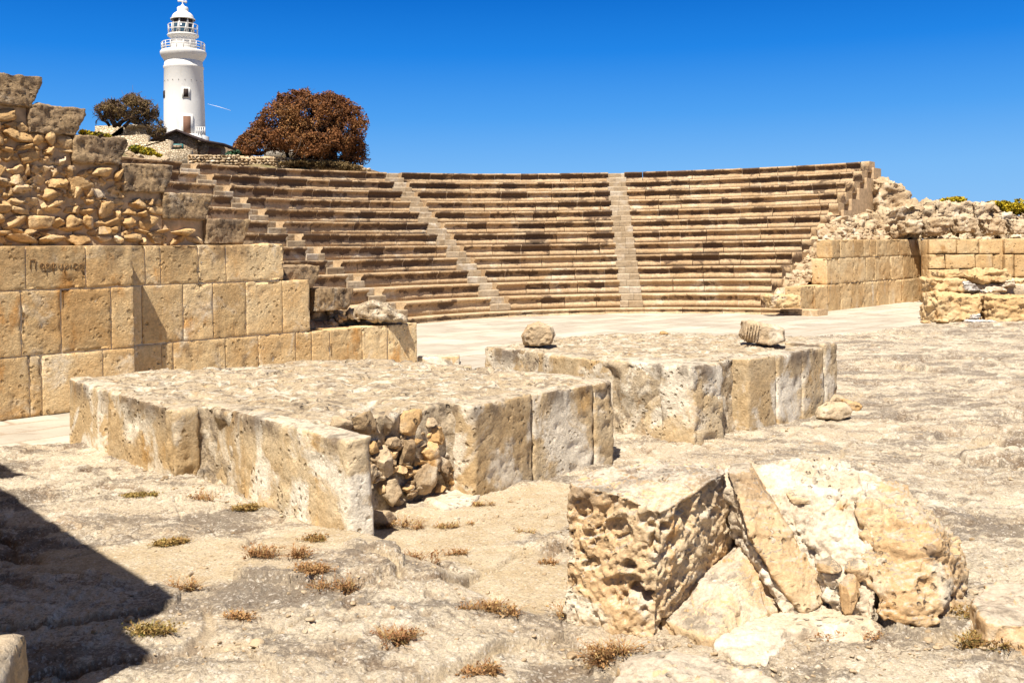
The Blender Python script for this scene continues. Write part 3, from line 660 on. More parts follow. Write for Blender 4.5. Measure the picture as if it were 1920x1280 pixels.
BLN = ['grey cornice block topmost of the stepped seat ends above the rubble wall', 'dark pitted block second from the top of the stepped seat ends', 'tan block third from the top of the stepped seat ends beside yellow weeds',
       'fourth block down the stepped seat ends with a pale broken left corner', 'fifth block down the stepped seat ends just above the rubble corner', 'split brown block sixth down, resting on the left end of the squared wall',
       'pitted block standing on the squared wall at the end of its top course', 'smooth grey block with a moulded nose beside the third tier', 'lowest block of the stepped seat ends above small rubble']
NB = .42
for k, (x0, x1, y0, y1) in enumerate(BL):
    n = NB if k < 6 else (SET + .02 if k == 6 else .62)
    s0, s1 = wall_s(x0, n), wall_s(x1, n); xm = (x0 + x1) / 2; z1 = wall_z(xm, y0, n); z0 = wall_z(xm, y1, n)
    pr = [(s0, z0), (s1 - .13, z0), (s1 - .09, z0 + (z1 - z0) * .55), (s1 - .01, z1 - .10), (s1, z1 - .02), (s1, z1), (s0, z1)]
    if k in (6,): pr = [(s0, z0), (s1 - .12, z0), (s1 - .10, z0 + .25), (s1, z1 - .12), (s1, z1), (s0, z1)]
    lo = [tuple(wl(s, n)) + (z,) for s, z in pr] + [tuple(wl(s, n + .62)) + (z,) for s, z in pr]
    ob = shaped([lo], .022, M_CORN if k != 6 else M_ASH, 'seat_end_block', None, .014, 4.5, .022 if k in (1, 2, 3, 6) else .010, 8., k, .25 + .08 * (k % 4), 1)
    tag(ob, BLN[k], 'stone block', 'stepped blocks that close the seating at its left end')

rw = empty('rubble_wall', (*wl(1), ZT)); tag(rw, 'rough wall of tan fieldstones set in mortar between the squared wall and the stepped blocks', 'stone wall')
nb = NB + .10
def top_at(s):                                        # lower side of the stepped blocks
    for k, (x0, x1, y0, y1) in enumerate(BL[:6]):
        a, b = wall_s(x0, NB), wall_s(x1, NB)
        nx = wall_s(BL[k + 1][0], NB) if k < 5 else b
        if s < nx or (k == 5 and s < b): return wall_z((x0 + x1) / 2, y1, NB)
    return ZT
mb = MB(); steps = [(-3.3, wall_s(60, NB), wall_z(0, 190, NB))]
for k in range(1, 6):
    a, b = wall_s(BL[k][0] + 6, NB), wall_s(BL[k + 1][0] if k < 5 else 462, NB); steps.append((a, b, wall_z(sum(BL[k][:2]) / 2, BL[k][3] - 8, NB)))
for a, b, zt in steps:
    c = wl((a + b) / 2, nb - .012 + .45); rbox(mb, (c[0], c[1], (zt + ZT - .1) / 2), (b - a + .04, .9, zt - ZT + .1), math.atan2(WD[1], WD[0]), .02, .06, .03, 3., 0, 9, 3, c=(.5, 0, 0))
mb.build('mortar', M_BED, rw)
mb = MB(); rs = np.random.RandomState(5); z = ZT + .02; cnt = 0
while z < 4.4:
    hh = rs.uniform(.10, .19); s = -3.3
    while s < wall_s(466, nb):
        ww = rs.choice([.10, .16, .22, .30, .40], p=[.15, .3, .28, .19, .08]) * rs.uniform(.9, 1.1)
        if z + hh * .8 < top_at(s + ww * .5) and s > -2.6:
            c = wl(s + ww / 2, nb + rs.uniform(-.03, .05)); hs = hh * rs.uniform(.85, 1.3)
            stone(mb, (c[0], c[1], z + hh / 2 + rs.uniform(-.02, .02)), (ww * 1.2, rs.uniform(.20, .32), hs * 1.12), 100 + cnt, 9, math.atan2(WD[1], WD[0]) + rs.uniform(-.15, .15), 8, .07, .28); cnt += 1
            for _ in range(rs.randint(0, 3)):
                c = wl(s + rs.uniform(-.03, .03), nb + .0); e_ = rs.uniform(.04, .09); stone(mb, (c[0], c[1], z + rs.uniform(0, hh)), (e_ * 1.5, .12, e_), 900 + cnt * 3 + _, 5)
        s += ww
    z += hh * .92
mb.build('fieldstones', M_RUB, rw, False)

def lump(pix, Y, name, mat, label, cat, group=None, thick=.5, voxel=None, amp=.02, freq=4., pit=0., seed=1, pfreq=8., down=0.0, rnd=.5, smooth=2, zmin=None):
    """a rock with the outline `pix` at depth Y, real thickness behind it, narrowed towards its back"""
    P = [D(x, y, Y) for x, y in pix]; c = np.mean(P, 0); k = []
    for p in P:
        q = c + (p - c) * .80; k.append(q + np.array([0, -thick * .30, 0])); k.append(p + np.array([0, .05, 0])); k.append(c + (p - c) * .85 + np.array([0, thick, 0]))
    if zmin is not None: k = [np.array([p[0], p[1], max(p[2], zmin)]) for p in k]
    size = max(np.ptp([p[0] for p in P]), np.ptp([p[2] for p in P]))
    ob = shaped([k], voxel or max(.012, size / 45), mat, name, None, amp, freq, pit, pfreq, seed, rnd, smooth)
    return tag(ob, label, cat, group)
# boulder and small rubble on the low course at the left
n = SET + .1
Yb = wl(wall_s(700, n), n + .25)[1]
lump([(640, 601), (645, 585), (668, 572), (700, 562), (728, 574), (745, 588), (762, 598), (760, 603)], Yb, 'boulder', M_CRUST, 'rough rounded boulder lying on the low course of the squared wall', 'boulder', None, .5, .02, .05, 4., .03, 3)
mb = MB(); rs = np.random.RandomState(8)
for k in range(46):
    x, y = rs.uniform(584, 646), rs.uniform(566, 606); P = D(x, y, Yb - .1 + rs.uniform(-.12, .3)); w = rs.uniform(.07, .20); stone(mb, P, (w, w * .9, w * .7), 300 + k, 5)
for k in range(40):
    P = wl(wall_s(rs.uniform(584, 775), n), n + rs.uniform(.4, 1.0)); stone(mb, (P[0], P[1], ZL - rs.uniform(0, .12)), (.3, .3, .22), 380 + k, 5)
tag(mb.build('rubble_heap', M_RUBR), 'small heap of pale broken stones between the squared wall and the boulder', 'rubble', None)
# low step by the end of the wall
q = gp(790, 684); e = gp(858, 682)
a0, a1, a2 = G(786, 664, .10), G(845, 664, .10), G(858, 676, .10)
mb = MB(); rbox(mb, ((a0[0] + a2[0]) / 2 + .02, (a0[1] + a2[1]) / 2 - .05, .04), (.72, .42, .2), .06, .015, .05, .006, 3, .01, 9, 4); tag(mb.build('step_block', M_POD), 'low flat block on the paving just past the end of the squared wall', 'stone block')
mb = MB(); rbox(mb, ((a0[0] + a2[0]) / 2 + .26, a2[1] - .42, .01), (.72, .30, .10), .10, .015, .05, .006, 3, .01, 9, 5); tag(mb.build('step_block', M_POD), 'thin slab lying in front of the low flat block near the wall end', 'stone block')

# ------------------------------------------------------------------ stage foundations
def slab(name, parent, x0, y0, x1, y1, z1, thick, mat, seed, z0=-.25, amp=.007, pit=.02, inward=1, rnd=None, res=.026, jit=.012, dz=0.0, push=0.0):
    a, b = G(x0, y0, z1), G(x1, y1, z1); t = (b - a)[:2]; L = np.linalg.norm(t); t /= L; nn = np.array([-t[1], t[0]]) * inward
    c = (a[:2] + b[:2]) / 2 + nn * (thick / 2 - push); mb = MB()
    rbox(mb, (c[0], c[1], (z0 + z1 + dz) / 2), (L - .008, thick, z1 + dz - z0), math.atan2(t[1], t[0]), .022, res, amp, 3.4, pit, 10., seed, jitter=jit, maxn=70, rnd=rnd, chip=.018)
    return mb.build(name, mat, parent)
def crust(poly, zt, parent, seed, voxel=.026, inset=.05):
    c = np.mean(poly, 0); poly = [p + (c - p) / np.linalg.norm(c - p) * inset for p in poly]
    V, Q, N = remesh([], voxel, 1, [([tuple(p) for p in poly], -.15, zt)])
    up = sm(.5, .9, N[:, 2]); side = 1 - up
    bumps = .018 * fbm(V * 1.6, 3, seed, .55) + .011 * fbm(V * 11, 5, seed + 3, .65) + facet(V, 4.5, seed, .05) + facet(V, 11, seed + 1, .08) + .008 * sm(.50, .58, vn(V * np.array([3.6, 3.6, 1]), seed + 1)) - .03 * sm(.62, .70, vn(V * 8.5, seed + 2))
    f1, f2, _ = worley(V[:, :2] * 4.5 + .3 * fbm(V * 2, 2, 5)[:, None], seed)
    bumps = bumps + .006 * (.5 - f1) - .012 * (1 - sm(.0, .08, f2 - f1)) * sm(-.2, .3, fbm(V * 1.3, 2, 66))
    V = V + np.array([0, 0, 1]) * (up * bumps)[:, None] + N * (side * .05 * fbm(V * 4, 4, seed))[:, None]
    mb = MB(); mb.add(V, Q); return mb.build('rubble_core', M_CRUST, parent)
p1 = empty('stone_podium', (*np.mean(POD1, 0), 0)); tag(p1, 'low square stage podium nearer the camera, faced with upright slabs, its front corner broken open', 'podium')
core = [G(x, y, .70)[:2] for x, y in ((135, 712), (325, 768), (372, 764), (540, 797), (640, 792), (700, 784), (765, 773), (842, 763), (894, 762), (1140, 716), (1000, 696), (800, 679), (700, 673), (600, 676), (500, 684), (300, 693))]
crust(core, .705, p1, 21)
SL = [(128, 709, 195, 729, .20, 0), (197, 729, 326, 765, .22, 0), (372, 752, 455, 773, .20, 0), (455, 773, 651, 824, .19, 0), (887, 760, 997, 737, .24, 0), (997, 737, 1114, 719, .22, 0), (1114, 719, 1150, 713, .22, 0)]
for k, (x0, y0, x1, y1, th, ps) in enumerate(SL):
    slab('facing_slab', p1, x0, y0, x1, y1, .72, th, M_POD, 60 + k, amp=.008, pit=(.004, .018, .004, .014, .016, .010, .020)[k], rnd=(.9, .25, .35, .95, .35, .55, .4)[k], dz=(0, -.004, -.006, .002, 0, .004, .002)[k])
slab('facing_slab', p1, 330, 764, 374, 754, .72, .12, M_POD, 70, pit=.03, rnd=.15, dz=-.012)
# far sides of the podium
slab('facing_slab', p1, 1150, 713, 1000, 694, .71, .2, M_POD, 72, inward=1, res=.08); slab('facing_slab', p1, 300, 691, 128, 709, .71, .2, M_POD, 73, inward=1, res=.08)
rs = np.random.RandomState(77)
ST = [(rs.uniform(700, 858), rs.uniform(800, 922), rs.uniform(13, 26), rs.uniform(10, 18)) for _ in range(66)] + [(634, 795, 52, 34), (675, 797, 52, 48), (727, 790, 42, 46), (770, 790, 54, 56), (812, 815, 46, 32), (737, 828, 36, 24), (762, 852, 46, 62), (718, 868, 40, 72), (800, 842, 46, 36), (812, 862, 32, 46),
      (787, 897, 56, 56), (835, 878, 40, 66), (735, 915, 50, 52), (752, 880, 30, 17), (825, 915, 24, 16), (847, 914, 18, 16), (845, 808, 20, 34), (847, 776, 26, 24), (843, 842, 20, 26), (700, 836, 26, 30), (690, 900, 30, 60), (772, 925, 34, 16), (806, 790, 34, 24), (780, 825, 26, 26)]
mb = MB(); A_, B_ = G(705, 905, 0), G(868, 905, 0)
for k, (x, y, w, h) in enumerate(ST):
    Y = np.interp(x, [630, 705, 860], [7.25, 7.50, 8.08]) + np.interp(y, [780, 930], [.04, -.06]); sc = Y / FPX
    m1 = MB(); stone(m1, D(x, y, Y + w * sc * .15 + (.03 if w < 26 else .02)), (w * sc * 1.1, w * sc * 1.0, h * sc * 1.05), 500 + k, 12 if w > 27 else 6, None, 9, .06, .3); m1.build('rubble_stone', (M_RUB, M_RUBR, M_CORN, M_RUBR, M_RUB)[k % 5], p1, False)
mb = MB()
# slabs of bedding under the open corner
mb = MB()
for k, (x, y, w, h, d, lab) in enumerate(((716, 990, .22, .17, .16, 'upright broken tan stone at the foot of the open podium corner'), (676, 1003, .20, .09, .18, 'flat cream stone set under the broken slab end of the nearer podium'), (742, 950, .15, .10, .16, 'small dark stone in the shade of the open podium corner'), (650, 993, .16, .06, .18, 'thin grey chip of mortar under the front corner of the nearer podium'))):
    p = gp(x, y); mb = MB(); stone(mb, (p[0], p[1] + .05, p[2] + h * .3), (w, d, h), 560 + k, 12, None, 8, .06, .15); tag(mb.build('stone', M_RUBR), lab, 'stone')
pp = gp(820, 935); mb = MB()
V_, Q_, N_ = remesh([[(p[0], p[1], z) for p in (gp(775, 925), gp(830, 958), gp(885, 950), gp(905, 925), gp(850, 905)) for z in (-.08, .03)]], .016, 2)
V_ = V_ + N_ * (.022 * fbm(V_ * 6, 5, 5))[:, None]; mb.add(V_, Q_); tag(mb.build('mortar_patch', M_MORT), 'rough white mortar patch on the ground before the open corner of the nearer podium', 'mortar patch')

p2 = empty('stone_podium', (*np.mean(POD2, 0), 0)); tag(p2, 'low square stage podium farther from the camera with two loose stones on its top', 'podium')
core2 = [G(x, y, .74)[:2] for x, y in ((915, 652), (1040, 664), (1160, 680), (1290, 688), (1390, 674), (1535, 650), (1556, 643), (1500, 630), (1300, 624), (1150, 624), (1040, 634))]
crust(core2, .745, p2, 41, .035)
SL2 = [(907, 650, 983, 655, .25, .76), (983, 655, 1084, 670, .25, .75), (1084, 670, 1143, 677, .25, .74), (1140, 672, 1298, 687, .50, .76), (1300, 687, 1326, 682, .4, .76), (1400, 673, 1457, 665, .3, .76), (1457, 665, 1506, 656, .3, .76), (1506, 656, 1546, 648, .3, .765)]
for k, (x0, y0, x1, y1, th, zt) in enumerate(SL2):
    slab('facing_slab', p2, x0, y0, x1, y1, zt, th, M_POD, 80 + k, pit=(.012, .014, .012, .030, .03, .008, .01, .016)[k], amp=.010, rnd=(.6, .5, .3, .9, .6, .4, .85, .5)[k], res=.035)
slab('facing_slab', p2, 1318, 679, 1400, 664, .76, .3, M_POD, 90, pit=.035, amp=.014, rnd=.55)
slab('facing_slab', p2, 1546, 644, 1569, 640, .775, .5, M_POD, 91, pit=.014, rnd=.5, z0=-.2)
slab('facing_slab', p2, 1569, 641, 1400, 626, .74, .2, M_POD, 92, res=.1); slab('facing_slab', p2, 1040, 631, 908, 649, .74, .2, M_POD, 93, res=.1)
def seat_on(ob, z):                                     # let a stone rest at height z
    return ob
Y = G(1010, 652, .76)[1] + .2
lump([(980, 648), (977, 630), (988, 612), (1010, 604), (1036, 610), (1044, 628), (1036, 647), (1010, 651)], Y, 'boulder', M_RUBR, 'rounded brown boulder on the left edge of the farther podium top', 'boulder', None, .34, .012, .012, 5, .01, 4)
Y = G(1430, 652, .76)[1] + .25
ob = lump([(1392, 628), (1400, 602), (1440, 606), (1473, 614), (1474, 640), (1445, 650), (1405, 645), (1394, 636)], Y, 'column_fragment', M_RUBR, 'broken pale fragment of a fluted column lying on the right of the farther podium top', 'column fragment', None, .38, .012, .012, 5, .01, 6)
mb = MB()
for k in range(5):
    a = D(1396 + k * 5.2, 640 - k * .3, Y - .155); b = D(1401 + k * 5.6, 607, Y - .115); tube(mb, [a, (a + b) / 2 + np.array([0, -.012, 0]), b], .007, 6)
mb.build('fluting', M_RUBR, ob)
Y = G(1245, 628, .76)[1]
lump([(1236, 628), (1238, 622), (1246, 620), (1254, 624), (1255, 628)], Y, 'stone', M_RUB, 'tiny tan stone near the back edge of the farther podium top', 'stone', None, .1, .012, .004, 8)
for k, (pix, lab) in enumerate((([(1534, 784), (1540, 768), (1560, 757), (1588, 757), (1600, 768), (1596, 784), (1565, 790)], 'pale flat stone nearest the camera at the right foot of the farther podium'),
                                ([(1546, 765), (1546, 748), (1565, 739), (1585, 746), (1590, 760), (1570, 768)], 'cream stone leaning on the right foot of the farther podium behind the flat one'),
                                ([(1585, 765), (1583, 750), (1600, 752), (1616, 760), (1612, 770), (1598, 772)], 'dark tipped stone rightmost of the three at the foot of the farther podium'))):
    Y = gp(1570, max(p[1] for p in pix))[1] + .08
    lump(pix, Y, 'stone', M_RUBR if k < 2 else M_RUB, lab, 'stone', 'loose stones at the foot of the farther podium', .22, .012, .010, 6, 0, 20 + k, rnd=(.9, .8, .3)[k])
lump([(369, 884), (372, 878), (385, 876), (396, 879), (397, 884), (388, 890), (376, 889)], gp(383, 890)[1], 'stone', M_RUBR, 'small pinkish stone on the pavement in the notch of the nearer podium', 'stone', None, .09, .008, .004, 8, rnd=.7)
lump([(351, 1078), (351, 1073), (355, 1072), (358, 1076), (357, 1081), (353, 1081)], gp(355, 1081)[1], 'pebble', M_MORT, 'tiny white pebble on the sandy patch near the big shadow', 'pebble', None, .03, .008, .001, 8, rnd=.9)

# ------------------------------------------------------------------ ruined masonry in the right foreground
fr = empty('ruined_masonry', gp(1400, 1130)); tag(fr, 'ruined lump of masonry in the right foreground with a deeply pitted block and white mortar', 'ruined masonry')
def low(p, z=-.15, sh=(0, 0)): return (p[0] + sh[0], p[1] + sh[1], z)
A = [D(1062, 1150, 5.27), D(1150, 1178, 5.10), D(1225, 1172, 5.05), D(1393, 1022, 5.72), D(1066, 908, 5.29), D(1100, 893, 5.42), D(1160, 928, 5.12), D(1240, 962, 5.03), D(1300, 930, 5.18), D(1362, 885, 5.38), D(1330, 868, 5.9), D(1200, 868, 5.85), D(1110, 880, 5.9)]
A += [low(A[0]), low(A[1]), low(A[2]), low(A[3])]
def pitsA(V, N):
    # wind-eaten pockets: slanting hollows, deepest on the two front faces
    W = V.copy(); W[:, 2] *= 1.0; Wq = np.stack([V[:, 0] * 7 + V[:, 2] * 3, V[:, 1] * 7, V[:, 2] * 7 - V[:, 0] * 3], 1)
    dep = sm(.74, .79, vn(Wq, 4)) * .05 + sm(.72, .77, vn(Wq * 1.9, 5)) * .030 + sm(.66, .71, vn(Wq * 3.8, 6)) * .013
    dep = dep * sm(.75, .3, N[:, 2]) if False else dep * (1 - sm(.35, .75, N[:, 2]))
    for (x, y, Y, r, d) in ((1190, 1105, 5.08, .045, .13), (1215, 1118, 5.06, .04, .12), (1255, 990, 5.05, .035, .10), (1085, 1035, 5.22, .028, .07), (1130, 970, 5.17, .018, .06), (1110, 1020, 5.2, .016, .05), (1062, 958, 5.27, .018, .05), (1160, 1000, 5.1, .022, .06), (1180, 1060, 5.1, .035, .08), (1270, 1140, 5.15, .025, .07), (1220, 985, 5.06, .03, .06)):
        c = D(x, y, Y); q = (V - c); q[:, 2] *= 1.5; dep = np.maximum(dep, d * 1.15 * np.exp(-(np.sum(q * q, 1) / (r * r * 1.1)) ** 3))
    rid = 1 - np.abs(fbm(np.stack([V[:, 0] * 2.5 - V[:, 2] * 3, V[:, 1] * 2.5, V[:, 2] * 9 - V[:, 0] * 9], 1), 4, 7, .6))
    side = sm(.05, .3, N[:, 0]) * (1 - sm(.4, .8, N[:, 2])); stri = (.016 * (1 - rid ** 2) + .014 * sm(.1, .35, fbm(np.stack([V[:, 0] * 6, V[:, 1] * 6, V[:, 2] * 17 - V[:, 0] * 14], 1), 3, 8))) * side
    return V - N * (dep * .85 + stri)[:, None] + N * (facet(V, 18, 3, .10) + .004 * fbm(V * 11, 4, 3, .6) + .007 * fbm(V * 34, 3, 13, .6))[:, None]
shaped([A], .0078, M_PIT, 'pitted_block', fr, .016, 2.2, .0, 9., 3, .8, 3, pitsA)
Bp = [D(1362, 885, 5.40), D(1405, 880, 5.50), D(1552, 1106, 5.28), D(1545, 1132, 5.22), D(1505, 1150, 5.16), D(1406, 1010, 5.25), D(1450, 1085, 5.20), D(1540, 1135, 5.20)]
Bp += [p + np.array([.08, .34, -.02]) for p in Bp]
shaped([Bp], .012, M_PIT, 'leaning_slab', fr, .016, 4, .0, 9., 5, .45, 4)
Cp = [gp(1237, 1172), gp(1335, 1214), gp(1405, 1192), gp(1470, 1150), D(1402, 1030, 5.45), D(1380, 1030, 5.55), D(1300, 1110, 5.33)]
Cp = [p + np.array([0, 0, .035]) for p in Cp] + [low(p, -.1) for p in Cp]
shaped([Cp], .012, M_PIT, 'apron_slab', fr, .014, 4, .0, 9., 6, .65, 3)
E1 = [D(1400, 872, 5.9), D(1480, 858, 6.2), D(1560, 852, 6.3), D(1668, 893, 5.75), D(1600, 905, 5.5), D(1440, 930, 5.58), D(1495, 1010, 5.42), D(1555, 1115, 5.18), D(1640, 1168, 4.98), D(1650, 1050, 5.14), D(1560, 1000, 5.32), D(1620, 930, 5.42)]
E1 += [low(p) for p in (E1[0], E1[2], E1[3], E1[7], E1[8])]
E2 = [D(1665, 893, 5.75), D(1740, 955, 5.65), D(1798, 1008, 5.5), D(1812, 1090, 5.4), D(1802, 1150, 5.22), D(1650, 1040, 5.12), D(1700, 1110, 4.98), D(1762, 1168, 4.95), D(1690, 1172, 4.95), D(1640, 1150, 5.0), D(1600, 940, 5.4), D(1785, 1040, 5.15), D(1750, 1010, 5.12)]
E2 += [np.array(low(p, .02, (-.05, .15))) for p in (E2[3], E2[4], E2[6])] + [low(D(1740, 900, 6.2), .2)]
def conglom(V, N):
    q = np.stack([V[:, 0] * 9 + V[:, 1] * 2, V[:, 2] * 9 + V[:, 1] * 3], 1)
    f1, f2, cid = worley(q + .8 * fbm(V * 4, 3, 9)[:, None], 3); g1, g2, gid = worley(q * 2.7 + .8 * fbm(V * 9, 3, 19)[:, None], 5)
    up = 1 - sm(.45, .8, N[:, 2]); msk = up * sm(-.25, .1, fbm(V * 1.9, 2, 12)) + .12
    d = (.05 * (.5 - f1) * (cid > .35) + .030 * (cid - .5) - .022 * (1 - sm(.03, .12, f2 - f1)) + .016 * (.5 - g1) - .018 * (gid > .8) + .012 * fbm(V * 26, 3, 5, .6) - .05 * sm(.68, .73, vn(V * 13, 2))) * msk
    return V + N * (d * .7 + facet(V, 9, 3, .30) + facet(V, 24, 4, .22) + .006 * fbm(V * 9, 4, 15, .6) + .006 * fbm(V * 34, 3, 25, .6) - .012 * (1 - np.abs(fbm(V * np.array([3, 3, 7]), 4, 35))) ** 4)[:, None]
shaped([E1], .0095, M_MORT, 'mortared_rubble', fr, .040, 2.4, .0, 7., 9, .5, 2, conglom)
F1 = [D(1345, 872, 5.95), D(1400, 860, 6.2), D(1450, 872, 6.0), D(1470, 1000, 5.45), D(1545, 1100, 5.42), D(1500, 1135, 5.40), D(1400, 1010, 5.75), D(1370, 930, 5.9)]
F2 = [D(1345, 900, 5.48), D(1366, 890, 5.45), D(1366, 1000, 5.54), D(1398, 1036, 5.38), D(1470, 1162, 5.14), D(1510, 1160, 5.16), D(1448, 1080, 5.27), D(1406, 1005, 5.34), D(1560, 1155, 5.16), D(1552, 1125, 5.26)]
F2 += [p + np.array([.1, .4, -.05]) for p in F2]
shaped([F2, F1 + [low(p, -.1) for p in F1[:6]]], .011, M_MORT, 'mortar_seam', fr, .02, 5, .0, 7., 19, .6, 2, conglom)
shaped([E2], .0095, M_PIT, 'tumbled_block', fr, .05, 1.9, .012, 6., 12, .4, 2, lambda V, N: V + N * (facet(V, 7, 8, .16) + facet(V, 20, 9, .16) + .005 * fbm(V * 9, 5, 15, .6) + .005 * fbm(V * 34, 3, 25) - .03 * (1 - np.abs(fbm(V * np.array([2, 2, 5]), 4, 35))) ** 5 - .03 * sm(.68, .73, vn(V * 12, 2)))[:, None])
for k, (x, y, w, h, Y) in enumerate(((1605, 1066, 44, 44, 5.08), (1592, 1112, 40, 76, 5.02), (1500, 930, 60, 34, 5.50), (1565, 945, 60, 30, 5.44), (1560, 1060, 50, 30, 5.14))):
    m1 = MB(); sc = Y / FPX; stone(m1, D(x, y, Y + .09), (w * sc, w * sc, h * sc), 610 + k, 16, None, 8, .06, .3); m1.build('embedded_stone', M_PIT, fr)
mp = [gp(x, y) for x, y in ((1335, 1218), (1400, 1195), (1470, 1152), (1520, 1140), (1580, 1165), (1655, 1180), (1640, 1205), (1540, 1195), (1480, 1200), (1440, 1250), (1380, 1245))]
V_, Q_, N_ = remesh([[(p[0], p[1], z) for p in mp[:6] for z in (-.1, p[2] + .045)], [(p[0], p[1], z) for p in [mp[k] for k in (0, 2, 8, 9, 10)] for z in (-.1, p[2] + .02)], [(p[0], p[1], z) for p in [mp[k] for k in (3, 5, 6, 7, 8)] for z in (-.1, p[2] + .02)]], .014, 3)
V_ = V_ + N_ * (.02 * fbm(V_ * 6, 5, 5) + .008 * fbm(V_ * 22, 3, 6))[:, None]; mb = MB(); mb.add(V_, Q_); mb.build('mortar_bed', M_MORT, fr)
def gstone(name, pix, ztop, mat, label, cat, seed, amp=.02, pit=0.0, voxel=.013, rnd=.6, smooth=3, base=-.15, shrink=1.0):
    P = [G(x, y, ztop) for x, y in pix]; c = np.mean(P, 0); k = [tuple(p) for p in P] + [(c[0] + (p[0] - c[0]) * 1.06 * shrink, c[1] + (p[1] - c[1]) * 1.06 * shrink, base) for p in P]
    return tag(shaped([k], voxel, mat, name, None, amp, 3.5, pit, 8, seed, rnd, smooth), label, cat)
gstone('boulder', [(1822, 1125), (1850, 1092), (1930, 1098), (1990, 1120), (1990, 1165), (1925, 1172), (1850, 1168)], .16, M_PIT, 'low flat tan boulder at the right edge beside dry grass', 'boulder', 31, .03)
gstone('boulder', [(1175, 1225), (1235, 1205), (1330, 1225), (1440, 1262), (1500, 1300), (1380, 1330), (1200, 1330), (1150, 1275)], .14, M_PIT, 'low worn tan outcrop at the bottom edge in front of the pitted block', 'boulder', 33, .03)
mb = MB(); p = D(-50, 1240, 2.55); rbox(mb, (p[0] - .04, p[1], .44), (.22, .45, .90), .2, .03, .03, .012, 6, .02, 12, 9); tag(mb.build('stone_block', M_POD), 'sunlit pitted block cut by the bottom left corner of the picture', 'stone block')

# the ruined stage wall that throws the big shadow, just outside the picture on the left
mb = MB(); hd = np.array(SUN_H); wp = lambda px, py, h: G(px, py, .12)[:2] - hd * h / math.tan(SUN_EL)
q0, q1, q2 = wp(55, 898, 4.6), wp(345, 1137, 4.0), wp(302, 1225, 3.27)
wd = (q1 - q0) / np.linalg.norm(q1 - q0); wn_ = np.array([wd[1], -wd[0]]); wn_ = wn_ if wn_[0] < 0 else -wn_; ywd = math.atan2(wd[1], wd[0])
def stagewall(a, b, ztop, seed, th=.62):
    L = np.linalg.norm(b - a); nz = int(round(ztop / .48)); hz_ = (ztop + .12 + .2) / nz; rs = np.random.RandomState(seed)
    for r_ in range(nz):
        nbk = max(1, int(round(L / .8))); cut = np.linspace(0, L, nbk + 1); cut[1:-1] += rs.uniform(-.2, .2, max(nbk - 1, 0)) * min(1, L)
        for k in range(nbk):
            c = a + wd * (cut[k] + cut[k + 1]) / 2 + wn_ * th / 2
            rbox(mb, (c[0], c[1], -.2 + hz_ * (r_ + .5)), (cut[k + 1] - cut[k], th, hz_), ywd, .006, .2, .003, 2, 0, 8, seed + r_ * 9 + k)
stagewall(q0 - wd * 4.5, q0, 4.6, 3); stagewall(q0, q1, 4.0, 4); stagewall(q1, q2 + wd * 0, 3.27, 5)
ob = mb.build('stage_wall', M_ASH); tag(ob, 'tall stepped end of a stone wall left of the picture that throws the dark shadow', 'stone wall')

# ------------------------------------------------------------------ right side: broken seating, outcrop, ruined walls
def bank_z(P):
    v = P - TC; R = np.hypot(v[:, 0], v[:, 1]); th = np.degrees(np.arctan2(v[:, 0], v[:, 1])); d = (P - W0) @ WN - 1.9; s = (P - W0) @ WD
    zr = Z1 + RI * np.clip((R - R1) / T, -.5, 11.2) - .30 - np.clip(th - 38, 0, 40) * .030
    sL, sR = S(1490, 1.34), S(1575, 1.34); zf = np.interp(s, [sL - .6, sL, (sL + sR) / 2, sR], [.15, .80, 1.4, 2.02])
    return np.clip(np.minimum(zr, zf + np.maximum(d, 0) * .95), 0, 9)
mb = MB(); rb = empty('rubble_bank', (11.5, 32.5, 0)); tag(rb, 'sloping bank of broken fieldstones where the right end of the seating has collapsed', 'rubble bank')
th = np.radians(np.linspace(36.0, 60, 120)); Rr = np.linspace(7.2, 17.5, 240); TH, RR = np.meshgrid(th, Rr, indexing='ij')
P = np.stack([TC[0] + RR.ravel() * np.sin(TH.ravel()), TC[1] + RR.ravel() * np.cos(TH.ravel())], 1)
d_ = (P - W0) @ WN; over = np.maximum(1.80 - d_, 0); P = P + over[:, None] * WN
z = bank_z(P); P3 = np.column_stack([P, z]); z = z + .10 * fbm(P3 * 1.5, 4, 3, .6)
a, b = TH.shape; I, J = np.meshgrid(np.arange(a - 1), np.arange(b - 1), indexing='ij')
mb.add(np.column_stack([P, z]), np.stack([I * b + J, I * b + J + 1, (I + 1) * b + J + 1, (I + 1) * b + J], -1).reshape(-1, 4)[:, ::-1], None, (.4, 0, 0)); mb.build('earth', M_BED, rb)
mb = MB(); rs = np.random.RandomState(31); cnt = 0
for k in range(4200):
    t = math.radians(rs.uniform(37.6, 54)); r_ = rs.uniform(7.3, 16.8); p = np.array([[TC[0] + r_ * math.sin(t), TC[1] + r_ * math.cos(t)]])
    if (p[0] - W0) @ WN < 1.86: continue
    z = bank_z(p)[0] + .10 * fbm(np.array([[p[0, 0], p[0, 1], bank_z(p)[0]]]) * 1.5, 4, 3, .6)[0]
    w = rs.choice([.12, .18, .26, .38], p=[.35, .35, .22, .08]) * rs.uniform(.8, 1.2)
    stone(mb, (p[0, 0], p[0, 1], z + w * .12), (w * rs.uniform(.9, 1.5), w, w * rs.uniform(.5, .9)), 2000 + k, 4 if w < .3 else 6, None, 5, .05, .6)
mb.build('fieldstones', M_RUBR, rb)

